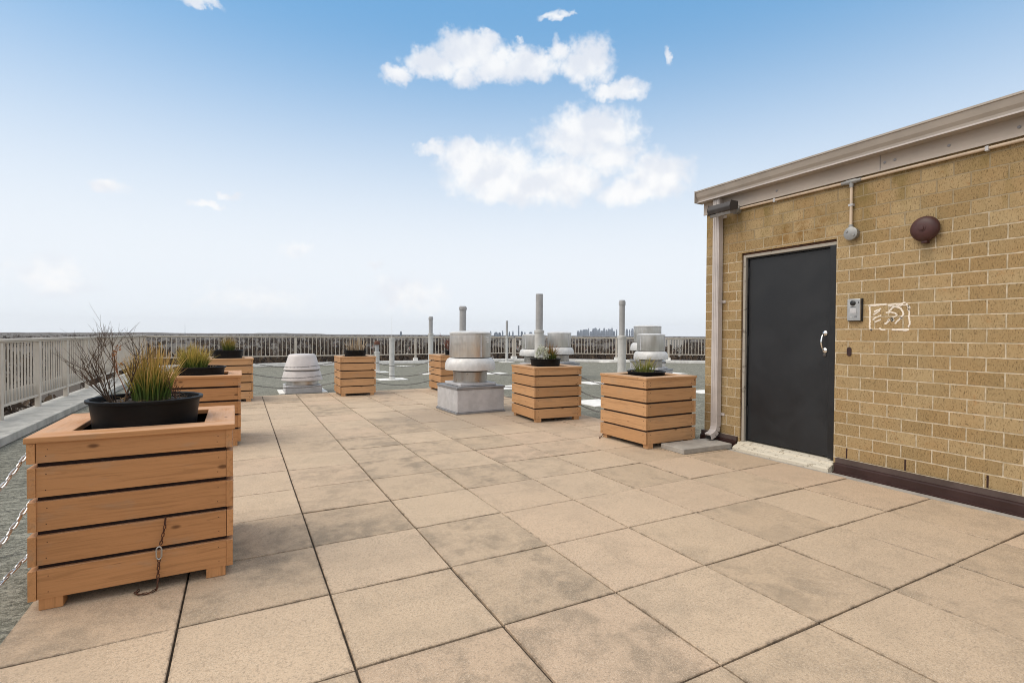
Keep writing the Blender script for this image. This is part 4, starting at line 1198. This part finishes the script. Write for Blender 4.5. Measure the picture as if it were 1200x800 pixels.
BLOBS = [(22.94,28.54,3.96,2.03,1.00),(19.20,27.31,2.97,1.33,1.00),(15.52,26.12,1.81,0.74,0.90),(26.17,27.62,3.23,1.48,1.00),(29.98,27.63,3.61,1.48,1.00),(32.82,28.75,1.04,1.16,0.80),(36.21,27.74,2.98,1.91,1.00),(24.63,29.90,1.71,0.85,0.90),(39.66,24.98,3.11,0.91,0.95),(22.67,26.61,1.89,1.05,0.80),(25.58,17.64,5.32,2.76,1.00),(22.72,19.10,2.65,1.52,1.00),(19.42,19.62,1.87,0.75,0.80),(36.47,20.89,5.40,2.62,1.00),(33.68,16.58,4.53,2.43,1.00),(29.88,16.10,3.24,1.93,1.00),(43.80,16.47,3.54,2.36,1.00),(40.95,15.10,3.27,1.38,0.90),(27.02,15.74,3.82,1.59,0.90),(38.81,18.71,3.68,1.68,0.85),(-10.38,12.45,1.64,0.78,0.80),(-2.99,11.85,1.54,0.39,0.75),(-1.13,13.03,0.95,0.39,0.75),(-3.29,28.71,2.08,0.49,0.90),(32.79,31.56,2.27,0.34,0.70),(45.16,27.18,0.35,0.64,0.65),(29.30,29.74,0.38,0.43,0.55),(16.52,4.24,4.13,1.87,0.55),(13.06,7.27,0.89,0.55,0.55),(-13.92,4.45,3.07,1.84,0.50),(5.35,8.54,1.79,0.78,0.45),(1.40,3.35,4.59,1.71,0.35)]
n1 = g.math('SUBTRACT', g.noise(dv, 26, 7, .62), .5)
n2 = g.math('SUBTRACT', g.noise(g.mapping(dv, (1, 1, 1), (3.1, 1.7, .4)), 26, 7, .62), .5)
wa = g.math('ADD', azd, g.math('MULTIPLY', n1, 4.2)); we = g.math('ADD', eld, g.math('MULTIPLY', n2, 3.0))
mask = None
for a, e, ra, re, wt in BLOBS:
    dx = g.math('MULTIPLY', g.math('SUBTRACT', wa, a), 1/(ra*1.05)); dy = g.math('MULTIPLY', g.math('SUBTRACT', we, e), 1/(re*1.1))
    d2 = g.math('MULTIPLY_ADD', dx, dx, g.math('MULTIPLY', dy, dy))
    v = g.math('MULTIPLY', g.math('SUBTRACT', 1.35, d2), wt)
    mask = v if mask is None else g.math('MAXIMUM', mask, v)
fine = g.math('SUBTRACT', g.noise(dv, 60, 5, .55), .5)
mask = g.math('ADD', mask, g.math('MULTIPLY', fine, 1.25))
cl = g.ramp(mask, -.15, 1.15)
# added unseen cloud outside the strip in front of the deck, neutralises blue skylight
nz = g.noise(g.mapping(dv, (1, 1, 1.6)), 2.1, 7, .6, .3)
front = g.math('MULTIPLY', g.ramp(eld, 46, 34), g.ramp(g.math('ABSOLUTE', g.math('SUBTRACT', azd, 25)), 75, 58))
added_cloud = g.math('MULTIPLY', g.ramp(nz, .28, .46), g.math('SUBTRACT', 1., front))
cl = g.math('MAXIMUM', cl, added_cloud)
# thin veil that whitens the sky towards the horizon
veil = g.ramp(eld, 33, 6, .0, .95, True)
skyc = g.n('ShaderNodeMix', data_type='RGBA', blend_type='MULTIPLY'); skyc.inputs[0].default_value = 1
g.put(skyc.inputs[6], sky.outputs[0]); g.put(skyc.inputs[7], (1.0, 1.25, 1.2))
SKYW = (5.5, 5.75, 6.05); CLW = (6.25, 6.2, 6.15); CLD = (5.1, 5.25, 5.6)
base = g.mix(veil, g.mix(.78, skyc.outputs[2], (1.12, 2.62, 4.55)), SKYW)
na = g.noise(dv, 11, 4, .5); nb = g.noise(g.mapping(dv, (1, 1, 1), (-.008, .004, .022)), 11, 4, .5)
shade = g.mix(g.ramp(g.math('SUBTRACT', nb, na), -.10, .12), CLW, CLD)
fin = g.mix(g.math('MULTIPLY', cl, .88), base, shade)
g.put(bg.inputs['Color'], fin); bg.inputs['Strength'].default_value = .10
sl = bpy.data.lights.new('sun', 'SUN'); sl.energy = 1.35; sl.angle = R(50); sl.color = (1., .90, .77)
so = bpy.data.objects.new('sun', sl); col.objects.link(so); so.rotation_euler = SUN_DIR.to_track_quat('Z', 'Y').to_euler()

# ------------------------------------------------------------------ render settings
vs_ = scene.view_settings
vs_.view_transform = 'Standard'; vs_.look = 'None'; vs_.exposure = .72; vs_.gamma = 1; vs_.use_curve_mapping = False
scene.render.engine = 'CYCLES'
c = scene.cycles
c.max_bounces = 6; c.diffuse_bounces = 3; c.glossy_bounces = 3; c.volume_bounces = 0; c.transparent_max_bounces = 6
c.use_denoising = True; c.filter_width = 1.0
c.sample_clamp_indirect = 6
